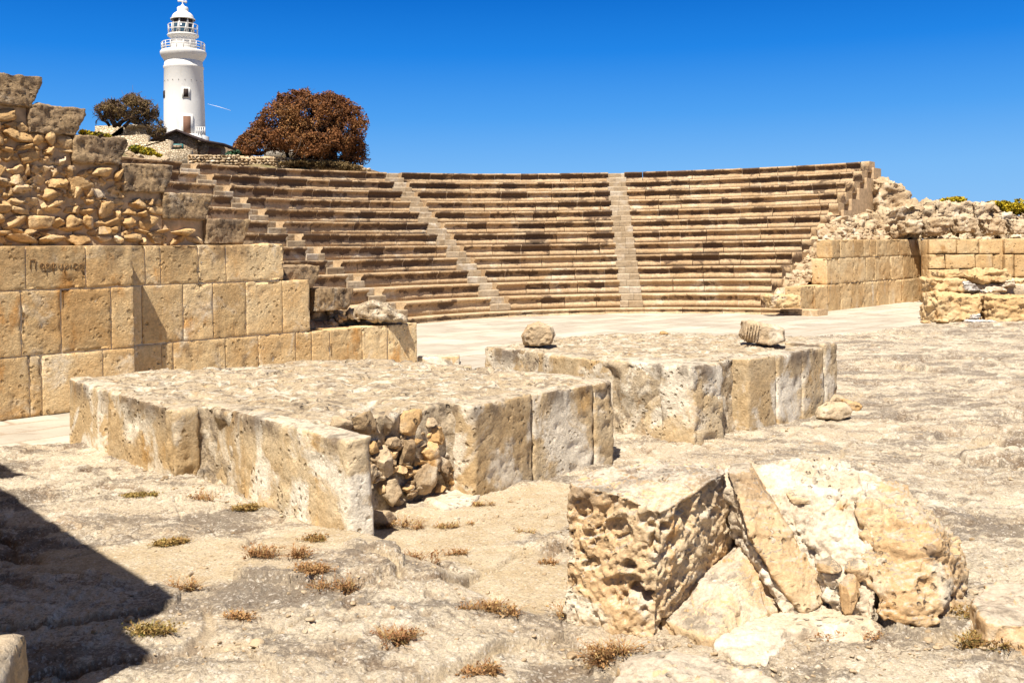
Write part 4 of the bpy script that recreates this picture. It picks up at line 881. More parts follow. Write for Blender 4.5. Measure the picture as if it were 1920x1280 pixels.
def crag(pix, Y, name, label, cat, seed, thick=1.0, voxel=.045, amp=.12, mat=None, group=None, pit=.05, freq=1.8, rnd=.5):
    P = [D(x, y, Y) for x, y in pix]; c = np.mean(P, 0); k = []
    for p in P: k += [c + (p - c) * .85 + np.array([0, -thick * .3, 0]), p, c + (p - c) * .95 + np.array([0, thick * .7, 0])]
    def ex(V, N):
        return V + N * (.05 * (1 - np.abs(fbm(V * np.array([2, 2, 5]), 4, seed))) ** 2 * -1 + .03 * fbm(V * 9, 4, seed + 2, .6))[:, None]
    return tag(shaped([k], voxel, mat or M_RUBR, name, None, amp, freq, pit, 4.5, seed, rnd, 2, ex), label, cat, group)
crag([(1632, 352), (1638, 337), (1665, 334), (1694, 346), (1708, 366), (1706, 398), (1668, 410), (1640, 400)], 36.2, 'rock_outcrop', 'rugged rock mass rising behind the right end of the top seating row', 'rock', 3, 1.3, .05, .16, pit=.10)
crag([(1640, 398), (1672, 388), (1715, 376), (1735, 392), (1722, 428), (1690, 447), (1640, 447)], 35.4, 'rock_outcrop', 'lower broken rock ledge under the rugged rock mass at the right end of the seating', 'rock', 5, 1.2, .05, .18, pit=.10, rnd=.3)
# ruined upper wall on the right
rw2 = empty('ruined_wall', (15.5, 34.6, 2)); tag(rw2, 'long crumbling rubble wall along the skyline at the right, above the squared wall', 'stone wall')
rs = np.random.RandomState(4)
prof = [(1700, 392), (1725, 378), (1760, 375), (1800, 379), (1830, 376), (1862, 378), (1880, 394), (1925, 402), (2010, 398), (2080, 408)]
for k in range(len(prof) - 1):
    (xa, ya), (xb, yb) = prof[k], prof[k + 1]; Ya = 35.6 + .2 * (k % 2)
    pts = [D(xa - 4, ya, Ya), D(xb + 4, yb, Ya), D(xa - 4, 450, Ya - .2), D(xb + 4, 450, Ya - .2)]; pts += [p + np.array([0, 1.2, 0]) for p in pts]
    def ex(V, N): return V + N * (.10 * fbm(V * 3.5, 4, 7, .6) - .10 * (1 - np.abs(fbm(V * np.array([1.6, 1.6, 3]), 4, 5))) ** 3 - .08 * sm(.62, .70, vn(V * 3.4, 2)))[:, None]
    shaped([pts], .055, M_RUBR, 'rubble_mass', rw2, .10, 1.6, 0, 4, 50 + k, rs.rand(), 2, ex)
RB = [((1692, 414), (1728, 411), (1730, 438), (1692, 440)), ((1734, 412), (1764, 404), (1784, 412), (1782, 440), (1736, 441)), ((1786, 408), (1806, 404), (1832, 408), (1830, 437), (1788, 440)),
      ((1845, 408), (1884, 408), (1886, 440), (1848, 442)), ((1893, 410), (1935, 415), (1960, 436), (1890, 440))]
LB = ['squarish tan block leftmost on the ledge above the right-hand wall', 'rough pitted block second from the left on the ledge above the right-hand wall', 'split block with dark hollows in the middle of the ledge above the right-hand wall',
      'pale weathered block right of the dark gap on the ledge above the right-hand wall', 'low block at the picture edge on the ledge above the right-hand wall']
for k, pix in enumerate(RB): crag(pix, 34.5, 'stone_block', LB[k], 'stone block', 70 + k, .8, .04, .05, None, 'weathered blocks on the ledge above the right-hand wall', .05, 3., .3 + .12 * k)
# straight wall facing the camera at the far right
w3 = empty('ashlar_wall', (*D(1830, 560, 33.6)[:2], 0)); tag(w3, 'squared tan wall at the far right with a narrow dark slit, behind the low stacked blocks', 'stone wall')
mb = MB(); Yw = 33.3; rs = np.random.RandomState(6)
def face(xs, y0, y1, seed):
    for k in range(len(xs) - 1):
        a, b = D(xs[k], y0, Yw), D(xs[k + 1], y1, Yw); za = (D(xs[k], y0, Yw)[2]) ; zb = D(xs[k], y1, Yw)[2]
        rbox(mb, ((a[0] + b[0]) / 2, Yw + .3, (za + zb) / 2), (b[0] - a[0] - .02, .6, za - zb - .02), 0, .015, .07, .012, 2.5, .02, 7, seed + k)
face([1742, 1794, 1836, 1877], 448, 476, 300); face([1742, 1773, 1829, 1862, 1877], 477, 504, 310); face([1742, 1800, 1850, 1877], 505, 560, 320)
face([1884, 1925, 1975, 2030], 447, 476, 330); face([1884, 1902, 1950, 2000], 477, 520, 340); face([1884, 1930, 1990], 521, 560, 350)
a, b = D(1742, 448, Yw), D(2030, 600, Yw); rbox(mb, ((a[0] + b[0]) / 2, Yw + .45, 1.0), (b[0] - a[0], .5, 2.1), 0, .01, .4, .0, 3, 0, 9, 5, c=(.2, 0, 0))
mb.build('facing', M_ASHR, w3)
mb = MB(); a, b = D(1742, 450, 34.4), D(2060, 450, 34.4); rbox(mb, ((a[0] + b[0]) / 2, 34.6, 1.0), (b[0] - a[0], 1.6, 2.06), 0, .02, .25, .02, 3, 0, 9, 5); mb.build('core', M_RUBR, w3)
# stacked blocks
PB = [([(1742, 556), (1744, 548), (1838, 550), (1842, 600), (1835, 606), (1742, 605), (1745, 590)], 25.3, 'wide tan block at the bottom left of the low stack at the far right'),
      ([(1842, 551), (1990, 553), (1990, 612), (1845, 611)], 25.1, 'pitted tan block at the bottom right of the low stack, cut by the picture edge'),
      ([(1740, 521), (1800, 522), (1804, 547), (1744, 548)], 25.7, 'dark topped tan block on the upper left of the low stack at the far right'),
      ([(1810, 518), (1845, 506), (1885, 505), (1896, 515), (1893, 530), (1830, 532)], 26.2, 'tilted brown slab leaning at the back of the low stack at the far right'),
      ([(1758, 508), (1800, 508), (1812, 518), (1800, 521), (1760, 520)], 26.6, 'thin flat slab behind the dark topped block at the far right'),
      ([(1896, 523), (1990, 523), (1990, 540), (1900, 540)], 26.4, 'flat pale block at the back right of the low stack, at the picture edge')]
for k, (pix, Y, lab) in enumerate(PB):
    ob = crag(pix, Y, 'stone_block', lab, 'stone block', 90 + k, .9, .03, .03, M_ASHR, 'low stack of blocks at the far right', .025, 3.5, (.6, .4, .45, .3, .5, .8)[k])
for k, (pix, Y, lab, mt) in enumerate((([(1802, 548), (1800, 528), (1815, 523), (1832, 535), (1845, 549)], 25.9, 'grey white marble lump on the low stack beside the tilted slab', M_GREY),
    ([(1848, 549), (1858, 538), (1876, 537), (1890, 548)], 25.7, 'low white mortar lump in the middle of the low stack at the far right', M_MORT),
    ([(1873, 540), (1880, 524), (1900, 523), (1905, 538)], 26.0, 'pale lump behind the low white one on the far right stack', M_MORT),
    ([(1816, 601), (1822, 598), (1868, 600), (1872, 606), (1862, 614), (1818, 613)], 24.6, 'flat grey marble slab lying on the paving before the far right stack', M_GREY),
    ([(1818, 598), (1820, 588), (1838, 586), (1840, 597)], 24.95, 'small blue grey stone wedged between the two bottom blocks at the far right', M_GREY))):
    crag(pix, Y, 'stone', lab, 'stone', 110 + k, .45, .02, .02, mt, None, .01, 5., .6)
mb = MB(); c = (D(1742, 560, 26.3) + D(1990, 560, 26.3)) / 2; rbox(mb, (c[0] + .3, 26.75, .42), (D(1990, 560, 26.3)[0] - D(1742, 560, 26.3)[0] - .6, 1.3, .92), 0, .05, .08, .03, 3, .02, 6, 8)
tag(mb.build('rubble_fill', M_RUBR), 'dusty rubble fill between and behind the stacked blocks at the far right', 'rubble')
p = gp(1740, 606); lump([(1728, 603), (1738, 600), (1748, 603), (1746, 608), (1732, 607)], p[1], 'stone', M_RUB, 'small dark stone on the paving at the left foot of the far right stack', 'stone', None, .15, .012, .006, 8, rnd=.1)
# squared block resting on the end of the base step
crag([(1433, 556), (1436, 551), (1500, 552), (1505, 560), (1502, 574), (1485, 579), (1440, 578)], 28.35, 'stone_block', 'undercut tan block resting on the right end of the base step', 'stone block', 130, .5, .025, .025, M_RUB, None, .03, 4., .6)

# ------------------------------------------------------------------ lighthouse
YL = 90.0; LX = D(346.5, 260, YL)[0]
def lz(y): return D(346.5, y, YL)[2]
k_ = YL / FPX
lh = empty('lighthouse', (LX, YL, lz(285))); tag(lh, 'tall round white lighthouse with two railed galleries and a glazed lantern', 'lighthouse')
mb = MB(); lathe(mb, LX, YL, [(r * k_, lz(y)) for r, y in ((38.5, 300), (37.6, 255), (36.6, 190), (35.2, 131), (36.4, 129), (36.4, 126), (34.8, 124), (34.2, 114))], 64); mb.build('tower', M_WHITE, lh)
mb = MB(); lathe(mb, LX, YL, [(r * k_, lz(y)) for r, y in ((34.3, 116), (36.5, 112), (40, 107), (41.5, 103), (41.8, 99), (40.5, 97), (5, 96.6))], 64); mb.build('gallery', M_WHITE, lh)
mb = MB(); lathe(mb, LX, YL, [(r * k_, lz(y)) for r, y in ((22.5, 97), (22, 74), (24, 71), (28, 69), (28.6, 66.5), (27, 65.5), (5, 65.3))], 48); mb.build('upper_drum', M_WHITE, lh)
mb = MB(); lathe(mb, LX, YL, [(r * k_, lz(y)) for r, y in ((18.6, 66), (18.6, 37))], 16); lan = mb.build('lantern', M_GLASS, lh, False)
mb = MB()
for q in range(16):
    a = 2 * math.pi * q / 16; x, y = LX + 19 * k_ * math.cos(a), YL + 19 * k_ * math.sin(a); x2, y2 = LX + 19 * k_ * math.cos(a + (.39 if q % 2 else 0)), YL + 19 * k_ * math.sin(a + (.39 if q % 2 else 0)); tube(mb, [(x, y, lz(66)), (x2, y2, lz(36.5))], .045, 5)
mb.build('glazing_bar', M_METAL, lan)
mb = MB(); lathe(mb, LX, YL, [(19.2 * k_, lz(45)), (19.4 * k_, lz(43.5)), (19.2 * k_, lz(42)), (18.7 * k_, lz(38)), (3 * k_, lz(38))], 32); mb.build('blind', M_DARKW, lan)
mb = MB(); lathe(mb, LX, YL, [(21.5 * k_, lz(37)), (22.4 * k_, lz(38.5)), (22.4 * k_, lz(36)), (20.2 * k_, lz(35))] + [(20 * k_ * math.cos(t), lz(35) + 14.0 * k_ * math.sin(t)) for t in np.linspace(.05, 1.05, 8)] + [(10 * k_, lz(20)), (10.3 * k_, lz(15.5)), (9 * k_, lz(14)), (4 * k_, lz(12)), (1.6 * k_, lz(9)), (.6 * k_, lz(7))], 40); dm = mb.build('dome', M_WHITE, lh)
mb = MB(); tube(mb, [(LX, YL, lz(12)), (LX, YL, lz(0))], .05, 6); tube(mb, [(LX - 7 * k_, YL, lz(2)), (LX + 7 * k_, YL, lz(4))], .07, 6)
prism(mb, [(LX + 4 * k_, YL - .05), (LX + 8 * k_, YL - .05), (LX + 8 * k_, YL + .05), (LX + 4 * k_, YL + .05)], lz(6), lz(2)); prism(mb, [(LX - 9 * k_, YL - .05), (LX - 5 * k_, YL - .05), (LX - 5 * k_, YL + .05), (LX - 9 * k_, YL + .05)], lz(3.6), lz(1))
mb.build('weather_vane', M_METAL, lh)
def railing(name, r, y0, y1, n, nr, rad=.045):
    mb = MB()
    for q in range(n): a = 2 * math.pi * q / n; tube(mb, [(LX + r * math.cos(a), YL + r * math.sin(a), lz(y0)), (LX + r * math.cos(a), YL + r * math.sin(a), lz(y1))], rad, 5)
    for q in range(nr):
        z = lz(y1 + (y0 - y1) * q / nr); tube(mb, [(LX + r * math.cos(a), YL + r * math.sin(a), z) for a in np.linspace(0, 2 * math.pi, 41)], rad * .8, 5)
    mb.build(name, M_METAL, lh)
railing('railing', 38.5 * k_, 97, 82, 20, 3); railing('railing', 26.6 * k_, 66, 48, 12, 2)
def on_tower(name, xc, y0, y1, w, mat, out=.03, r=None):
    rr = (r or 36.8) * k_; sx = max(-.97, min(.97, (xc - 346.5) * k_ / rr)); a = math.asin(sx); c = np.array([LX + rr * math.sin(a), YL - rr * math.cos(a)]); t = np.array([math.cos(a), math.sin(a)]); nn = np.array([math.sin(a), -math.cos(a)])
    hw = w / 2; P = [c - t * hw - nn * .25, c + t * hw - nn * .25, c + t * hw + nn * out, c - t * hw + nn * out]; mb = MB(); prism(mb, [tuple(p) for p in P], lz(y1), lz(y0)); return mb.build(name, mat, lh, False)
on_tower('window_frame', 361, 170, 189, .66, M_WHITE, .045); on_tower('window', 360.6, 172, 187.5, .40, M_DARKW, .06, 36.9)
on_tower('window', 315.5, 173, 186, .46, M_DARKW, .02)
on_tower('door_frame', 362.2, 219, 262, .95, M_WHITE, .05, 37.4); on_tower('door', 361.6, 222.5, 258, .62, M_DOOR, .075, 37.5)
for yy in (155, 207):
    mb = MB()
    for a in np.linspace(-1.2, 1.3, 9):
        c = (LX + 36.3 * k_ * math.sin(a), YL - 36.3 * k_ * math.cos(a), lz(yy)); tube(mb, [c, (c[0] + .02 * math.sin(a), c[1] - .02 * math.cos(a), c[2])], .035, 6)
    mb.build('vent_holes', M_DARKW, lh)
mb = MB(); P = [(LX + x * k_, YL + y) for x, y in ((12, -2.3), (41, -1.6), (41, .8), (20, .8))]; prism(mb, P, lz(300), lz(256)); mb.build('porch', M_WHITE, lh, False)
mb = MB()
for x in (368, 372, 376, 380, 384): tube(mb, [(D(x, 250, 88.3)[0], 88.3, lz(258)), (D(x, 250, 88.3)[0], 88.3, lz(244))], .04, 5)
for y in (244, 250): tube(mb, [(D(366, 250, 88.3)[0], 88.3, lz(y)), (D(385, 250, 88.3)[0], 88.3, lz(y))], .04, 5)
mb.build('railing', M_METAL, lh)

# ------------------------------------------------------------------ keeper's house and ruins on the hill
def pz(x, y, Y): return D(x, y, Y)
Yh = 80.0; hs = empty('house', (*D(345, 300, Yh)[:2], D(345, 310, Yh)[2])); tag(hs, 'low stone house with a dark gabled roof in front of the lighthouse', 'house')
def wallpoly(pix, Y, th, name, mat, parent, seed=1, c=(.5, 0, 0)):      # an upright wall with outline pix, th metres thick
    F = [D(x, y, Y) for x, y in pix]; n = len(F); V = F + [f + np.array([0, th, 0]) for f in F]; mb = MB()
    Qs = [(i, (i + 1) % n, n + (i + 1) % n, n + i) for i in range(n)]; T_ = [(0, k, k + 1) for k in range(1, n - 1)] + [(n, n + k + 1, n + k) for k in range(1, n - 1)]
    mb.add(V, Qs, T_, c); ob = mb.build(name, mat, parent, False)
    b = bmesh.new(); b.from_mesh(ob.data); bmesh.ops.recalc_face_normals(b, faces=b.faces[:]); b.to_mesh(ob.data); b.free(); return ob
wallpoly([(281, 320), (281, 268), (331, 248), (368, 262), (368, 320)], Yh, 6, 'wall', M_HOUSE, hs)
wallpoly([(366, 320), (366, 264), (417, 273), (417, 320)], Yh + .3, 5, 'wall', M_HOUSE, hs)
def roofslab(pts, name):
    mb = MB(); F = [D(x, y, Yh - .5) for x, y in pts]; V = F + [f + np.array([0, 7, 0]) for f in F]; n = len(F)
    mb.add(V, [(i, (i + 1) % n, n + (i + 1) % n, n + i) for i in range(n)] + [(0, 3, 2, 1), (n, n + 1, n + 2, n + 3)] if n == 4 else [], None); ob = mb.build(name, M_TILE, hs, False)
    b = bmesh.new(); b.from_mesh(ob.data); bmesh.ops.recalc_face_normals(b, faces=b.faces[:]); b.to_mesh(ob.data); b.free()
roofslab([(273, 266.5), (273, 264), (331, 242), (331, 246)], 'roof'); roofslab([(331, 246), (331, 242), (372, 260), (372, 264)], 'roof'); roofslab([(372, 264), (372, 260), (421, 269), (420, 274)], 'roof')
wf = wallpoly([(319, 279), (319, 270), (343, 270), (343, 279)], Yh - .10, .15, 'window', M_TEAL, hs); wallpoly([(322, 277.5), (322, 272), (340, 272), (340, 277.5)], Yh - .14, .1, 'pane', M_HOUSE, wf)
wallpoly([(391, 300), (391, 277), (413, 278), (413, 300)], Yh + .15, .2, 'door', M_DOOR, hs)
w = tag(wallpoly([(178, 275), (178, 236), (224, 235), (226, 250), (231, 250), (231, 236), (270, 232), (272, 262), (272, 290), (178, 290)], 74, 1.2, 'ruined_hut', M_MAS, None), 'small roofless stone hut beneath the dark spreading tree', 'ruin')
wallpoly([(231, 238), (231, 233.5), (274, 232), (274, 237)], 73.8, 1.5, 'lintel', M_MORT, None)
bpy.data.objects['lintel'].parent = w; bpy.data.objects['lintel'].location -= w.location
tag(wallpoly([(180, 300), (180, 258), (272, 252), (273, 266), (310, 265), (311, 262), (316, 262), (316, 281), (350, 279), (353, 280), (353, 320), (180, 320)], 68, 1.0, 'garden_wall', M_MAS, None), 'pale stepped garden wall in front of the stone house', 'stone wall')
mb = MB(); rs = np.random.RandomState(2); Yq = 58.0
tag(wallpoly([(352, 325), (352, 290), (430, 292), (500, 293), (560, 297), (640, 301), (720, 325)], Yq + .12, .8, 'drystone_wall', M_BED, None), 'long low wall of small dry laid stones behind the top row of seats', 'stone wall')
dsw = bpy.data.objects['drystone_wall']; y = 292.5
while y < 322:
    x = 353 + rs.uniform(-3, 3)
    while x < 700:
        w_ = rs.uniform(5, 11); top = np.interp(x, [352, 500, 560, 640, 720], [290.5, 293.5, 297.5, 302, 325])
        if y > top: p = D(x + w_ / 2, y, Yq); stone(mb, (p[0], p[1] + rs.uniform(-.02, .04), p[2]), (w_ * Yq / FPX * 1.05, .3, 5.6 * Yq / FPX * rs.uniform(.8, 1.05)), 4000 + int(x * 31 + y), 4, 0, 4, .04, .1)
        x += w_
    y += 5.0
ob = mb.build('laid_stones', M_RUBR, dsw)
tag(wallpoly([(494, 300), (495, 268), (520, 262), (592, 264), (592, 300)], 62, 3.0, 'shed', plain('chipped whitewash', (.66, .62, .55), .9, .1, .35, 1.3), None), 'whitewashed stone shed half hidden behind the rust coloured tree', 'shed')

# ------------------------------------------------------------------ trees and bushes
def leaves(mb, C, size, seed, droop=0.0):
    rs = np.random.RandomState(seed); n = len(C); a = rs.normal(size=(n, 3)); a /= np.linalg.norm(a, axis=1, keepdims=True); b = rs.normal(size=(n, 3)); b -= a * np.sum(a * b, 1, keepdims=True); b /= np.linalg.norm(b, axis=1, keepdims=True)
    s = size * rs.uniform(.6, 1.3, (n, 1)); V = np.stack([C - a * s * .5, C + b * s * .42, C + a * s * .5, C - b * s * .42], 1).reshape(-1, 3)
    mb.add(V, np.arange(4 * n).reshape(-1, 4), None, np.repeat(np.column_stack([np.clip(.55 * rs.rand(n) + .9 * (vn(C * 1.3, 5) - .25), 0, 1), np.zeros(n), np.zeros(n)]), 4, 0))
def grow(mb, p, d, L, r, depth, rs, tips, spread=.55, gravity=0.0):
    pts = [p]; q = p.copy(); dd = d.copy()
    for _ in range(4):
        dd = dd + rs.normal(size=3) * .16 + np.array([0, 0, gravity]); dd /= np.linalg.norm(dd); q = q + dd * L / 4; pts.append(q.copy())
    tube(mb, pts, np.linspace(r, r * .62, 5), 6)
    tips.append(q.copy())
    if depth:
        for _ in range(rs.randint(2, 4)):
            nd = dd + rs.normal(size=3) * spread; nd /= np.linalg.norm(nd); grow(mb, q, nd, L * rs.uniform(.62, .85), r * .6, depth - 1, rs, tips, spread, gravity)
def tree(name, lobes, Yt, stems, mat, label, n, leaf, seed, clump=.5, depth=4, thr=.47):
    rs = np.random.RandomState(seed); base = np.mean([D(x, y, Yt) for x, y, *_ in stems], 0); t = empty(name, base); tag(t, label, 'tree'); mb = MB(); tips = []
    for x, y, tx, ty, r in stems:
        p = D(x, y, Yt + rs.uniform(-.4, .4)); q = D(tx, ty, Yt + rs.uniform(-.8, .8)); d = q - p; L = np.linalg.norm(d); grow(mb, p, d / L, L * .72, r, depth, rs, tips, .6)
    mb.build('trunk', M_BARK, t)
    mb = MB(); k = Yt / FPX; Cs = []; tot = sum(a * b for _, _, a, b, *_ in lobes)
    for (x, y, rx, ry, dy) in lobes:
        m_ = int(n * rx * ry / tot); c = D(x, y, Yt + dy); v = rs.normal(size=(m_, 3)); v /= np.linalg.norm(v, axis=1, keepdims=True); v *= rs.uniform(.25, 1, (m_, 1)) ** .45
        Cs.append(c + v * np.array([rx * k, rx * k * .9, ry * k]))
    C = np.vstack(Cs); C = C + .34 * np.stack([fbm(C * 1.1, 3, 1), fbm(C * 1.1, 3, 2), fbm(C * 1.1, 3, 3)], 1)
    keep = (vn(C * (1.0 / clump), seed) * .6 + vn(C * (2.6 / clump), seed + 1) * .4) > thr; leaves(mb, C[keep], leaf, seed); mb.build('crown', mat, t, False)
    mb = MB()
    sel = C[keep][:: max(1, len(C[keep]) // 700)]
    for c in sel:
        d = rs.normal(size=3) * .22 + (c - D(lobes[0][0], lobes[0][1] + 25, Yt)) * .03; tube(mb, [c - d * .8, c, c + d * .9 + rs.normal(size=3) * .06], [.022, .016, .008], 3)
    mb.build('twigs', plain('grey twigs', (.16, .11, .085), .9, .1), t)
    return t
tree('broad_tree', [(575, 215, 78, 46, 0), (520, 245, 52, 44, .3), (632, 238, 54, 56, -.2), (560, 190, 48, 21, 0), (610, 192, 46, 22, .2), (485, 262, 32, 28, 0), (600, 272, 58, 34, -.8), (655, 285, 32, 30, .3), (462, 278, 13, 16, .2), (640, 300, 38, 20, .5), (560, 255, 60, 24, -.6)],
     58.6, [(563, 300, 556, 262, .16), (578, 302, 585, 258, .22), (573, 302, 571, 268, .14), (541, 299, 533, 275, .12), (592, 300, 612, 262, .18), (550, 300, 562, 278, .12)], M_LEAFR, 'large dense tree with rust brown foliage rising behind the seating', 150000, .10, 7, .55, 4, .43)
tree('windswept_tree', [(238, 202, 44, 21, 0), (208, 210, 28, 22, .4), (268, 215, 30, 21, .2), (287, 236, 17, 20, .2), (235, 192, 30, 12, 0), (294, 250, 10, 10, 0)],
     72.0, [(216, 236, 212, 214, .22), (222, 236, 238, 212, .18), (232, 238, 262, 222, .14), (205, 236, 196, 216, .12)], M_LEAFO, 'small dark windswept tree left of the lighthouse', 48000, .085, 9, .42, 4, .46)
def bush(name, pix, Y, mat, label, n, leaf, seed, depth=.6, stems=True, cat='bush', group=None):
    rs = np.random.RandomState(seed); mb = MB(); P = [(D(x, y, Y), rx * Y / FPX, ry * Y / FPX) for x, y, rx, ry in pix]; C = []
    for c, rx, ry in P:
        m_ = n // len(P); v = rs.normal(size=(m_, 3)); v /= np.linalg.norm(v, axis=1, keepdims=True); v *= rs.uniform(.1, 1, (m_, 1)) ** .5; C.append(c + v * np.array([rx, depth, ry]))
    C = np.vstack(C); C = C[vn(C * 4, seed) > .38]; t = empty(name, P[0][0] - np.array([0, 0, P[0][2]])); tag(t, label, cat, group); leaves(mb, C, leaf, seed); mb.build('foliage', mat, t, False)
    mb = MB()
    for c in C[:: max(1, len(C) // 60)]: b = P[0][0] * .3 + c * .7; b[2] = P[0][0][2] - P[0][2] * 1.3; tube(mb, [b, (b + c) / 2 + rs.normal(size=3) * .02, c], [.02, .014, .006], 4)
    mb.build('stems', M_BARK, t)
bush('flowering_bush', [(1775, 377, 14, 6), (1792, 376, 16, 7)], 37.5, M_FLOW, 'small yellow flowering bush on the crest of the crumbling wall', 2600, .09, 3)
bush('flowering_bush', [(1880, 390, 22, 14), (1905, 388, 26, 15), (1935, 392, 26, 16), (1862, 383, 12, 6)], 37.8, M_FLOW, 'large bright yellow flowering bush at the right edge of the skyline', 9000, .09, 4)
bush('flowering_bush', [(160, 250, 9, 6), (180, 252, 14, 5), (198, 254, 8, 4)], float(wl(wall_s(180, NB + .45), NB + .45)[1]), M_FLOW, 'yellow weeds growing on the third stepped block at the left', 1500, .035, 5, .14)
bush('flowering_bush', [(256, 279, 14, 7), (276, 284, 14, 7), (292, 290, 9, 4)], 48, M_FLOW, 'yellow green weeds on the slope just left of the top seating row', 2400, .11, 6)
bush('green_shrub', [(437, 289, 12, 5), (452, 288, 10, 7)], 60, M_LEAFG, 'small green shrub on the low dry stone wall left of the rust coloured tree', 900, .2, 8)
bush('green_shrub', [(466, 280, 12, 14)], 61, M_LEAFG, 'thin green sapling under the left edge of the rust coloured crown', 500, .16, 9)
bush('dry_shrub', [(560, 306, 40, 6), (620, 308, 40, 7), (655, 314, 26, 5)], 57.4, M_LEAFO, 'dark dry undergrowth at the foot of the rust coloured tree', 5000, .12, 10)
for k, (x, y, w_) in enumerate(((262, 296, .5), (246, 290, .4), (290, 300, .5), (310, 298, .35))):
    mb = MB(); p = D(x, y, 46.); stone(mb, p, (w_ * 1.5, w_, w_ * .8), 700 + k, 8); tag(mb.build('boulder', M_RUBR), ['pale boulder under the yellow green weeds on the left slope', 'left pale boulder beside the third stepped block', 'rounded boulder right of the yellow green weeds', 'small pale boulder just above the leftmost top bench'][k], 'boulder')
mb = MB(); tube(mb, [D(389, 195, 1500), D(410, 200.5, 1500), D(433, 207.5, 1500)], [.08, .30, .18], 8); _c = plain('thin vapour', (.9, .93, 1), 1, 0); tag(mb.build('contrail', _c), 'short thin white vapour trail in the sky right of the lighthouse', 'contrail')

# ------------------------------------------------------------------ grass tufts in the pavement joints
def tuft(x, y, w, n, mat, label, seed, h=.07, group=None, flat=.45):
    rs = np.random.RandomState(seed); c = gp(x, y); W_ = w * c[1] / FPX; mb = MB(); clx = rs.normal(size=5) * .36; cly = clx * rs.uniform(-.3, .3) + rs.normal(size=5) * .10; t = empty('grass_tuft', c); tag(t, label, 'grass tuft', group)
    for k in range(n):
        cl = rs.randint(0, 5); a = (clx[cl] + rs.normal() * .10) * W_; b = (cly[cl] + rs.normal() * .06) * W_ + .02; px, py = c[0] + a, c[1] + b; z0 = hz(px, py) - .004 if k % 6 == 0 or k == 0 else z0
        az = rs.uniform(0, 6.28); l = h * rs.uniform(.4, 1.2); lean = rs.uniform(.4, 2.2); dx, dy = math.cos(az), math.sin(az); wb = rs.uniform(.0010, .0022)
        P = [np.array([px + dx * l * lean * t_ ** 1.3, py + dy * l * lean * t_ ** 1.3, z0 + l * (t_ - .26 * lean * t_ * t_)]) for t_ in (0, .35, .7, 1.)]; s = np.array([-dy, dx, 0])
        V = []; 
        for q, f in zip(P, (1, 1, .7, .15)): V += [q - s * wb * f, q + s * wb * f]
        mb.add(V, [(0, 1, 3, 2), (2, 3, 5, 4), (4, 5, 7, 6)], None, (rs.rand(), 0, 0))
        if k % (5 if mat is M_DRY else 2) == 0:            # side leaflets
            C = np.array([P[2] + rs.normal(size=3) * .006 for _ in range(4)]); leaves(mb, C, .012, seed * 99 + k)
    mb.build('blades', mat, t, False)
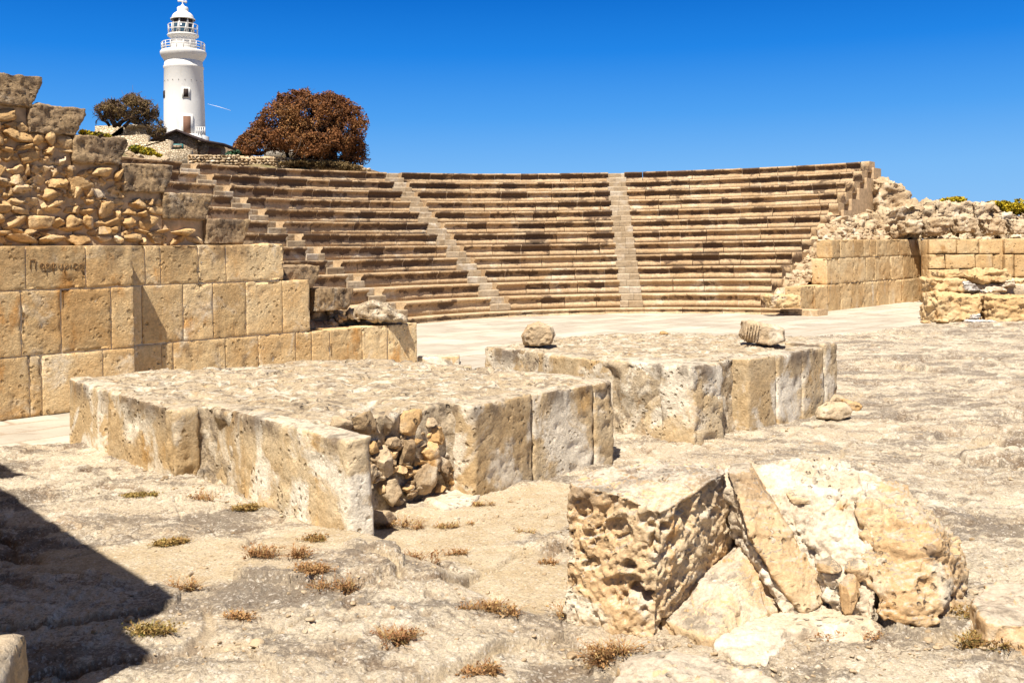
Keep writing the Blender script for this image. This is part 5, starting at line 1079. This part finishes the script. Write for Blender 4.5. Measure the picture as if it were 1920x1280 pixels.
TF = [(268, 932, 46, 230, 1, 'tall olive grass tuft on the pavement nearest the notch of the closer podium'), (465, 956, 50, 200, 1, 'round olive tuft between the closer podium and the sandy patch'),
      (570, 944, 70, 240, 1, 'long green weed fringe at the foot of the long podium slab'), (318, 1022, 56, 260, 1, 'green and rust tuft beside the knobbly crust near the big shadow'),
      (525, 1042, 80, 240, 0, 'long dry grass line along the pavement joint left of centre'), (595, 1014, 44, 120, 1, 'small olive tuft just left of the broken footing stones'),
      (580, 1092, 52, 260, 0, 'bushy brown tuft at the left end of the raised slab edge'), (625, 1108, 60, 160, 0, 'straggling dry stems under the raised slab edge'),
      (790, 1062, 60, 170, 0, 'dry tuft at the right end of the raised slab edge'), (745, 990, 60, 170, 0, 'dry grass beside the broken footing stones'), (855, 988, 52, 150, 0, 'flat brown tuft on the sand before the open podium corner'),
      (920, 1148, 84, 260, 0, 'wide rusty tuft in the open ground left of the pitted block'), (745, 1208, 52, 170, 0, 'rusty tuft near the bottom centre of the pavement'), (905, 1262, 44, 200, 0, 'dark rusty tuft at the bottom edge of the picture'),
      (1158, 1226, 60, 260, 0, 'rust coloured weeds trailing beside the low outcrop'), (992, 1002, 24, 60, 0, 'tiny brown tuft midway between the podium and the pitted block'), (858, 1040, 34, 70, 0, 'small dry tuft in the middle of the sandy ground'),
      (283, 1190, 44, 150, 1, 'green sprig at the tip of the lower shadow'), (465, 1160, 44, 110, 0, 'reddish low tuft right of the shadow corner'), (350, 1104, 34, 70, 0, 'faint dry tuft on the brown sandy hollow'),
      (1590, 1196, 100, 330, 0, 'spreading dry grass under the white mortar at the lower right'), (1858, 1212, 120, 700, 1, 'big dark green and straw clump at the right edge beside the low boulder'), (1870, 1180, 90, 400, 1, 'dark weeds tucked against the low boulder at the right edge'),
      (1160, 893, 24, 50, 0, 'tiny dry tuft behind the pitted block'), (1070, 1160, 20, 90, 0, 'small rusty sprig at the left foot of the pitted block'), (905, 948, 40, 110, 0, 'reddish low weeds at the right podium slab corner'),
      (770, 1196, 18, 40, 0, 'tiny rusty sprig right of the bottom centre tuft'), (1395, 798, 16, 90, 2, 'small leafy green weed in the joint of the farther podium'), (1030, 1058, 22, 60, 0, 'little dry tuft on the bright ground near the pitted block'), (380, 938, 30, 60, 0, 'sparse weeds in the joint near the podium notch')]
for k, (x, y, w_, n_, g_, lab) in enumerate(TF): tuft(x, y, w_, int(n_ * 1.9), (M_DRY, M_GRN, M_LEAFG)[g_], lab, 40 + k, (.038, .05, .068, .045, .08)[k % 5])

# loose chips and grit lying about
rs = np.random.RandomState(99); mb = MB(); cl = [(rs.uniform(80, 1900), rs.uniform(800, 1275)) for _ in range(60)] + [(700, 1000), (760, 960), (880, 940), (330, 890), (560, 950), (1150, 1190), (1300, 840), (1520, 800), (1450, 1230), (1750, 1210), (1240, 1200), (420, 920), (1000, 930)] * 2
for k in range(1500):
    cx, cy = cl[rs.randint(len(cl))]; x, y = cx + rs.normal() * 60, cy + rs.normal() * 16
    if not (-40 < x < 1960 and 700 < y < 1300): continue
    p = G(x, y, .08)[:2]
    if inpoly(p[None], POD1)[0] or inpoly(p[None], POD2)[0] or inpoly(p[None], ORCH)[0]: continue
    w = rs.gamma(2., .0055) + .004; z = hz(p[0], p[1]); stone(mb, (p[0], p[1], z + w * .15), (w * rs.uniform(.9, 1.6), w, w * rs.uniform(.4, .8)), 9000 + k, 3, None, 0, .0, .3)
tag(mb.build('gravel', M_RUBR, None, False), 'scattered pale stone chips and grit on the pavement', 'gravel', None, 'stuff')
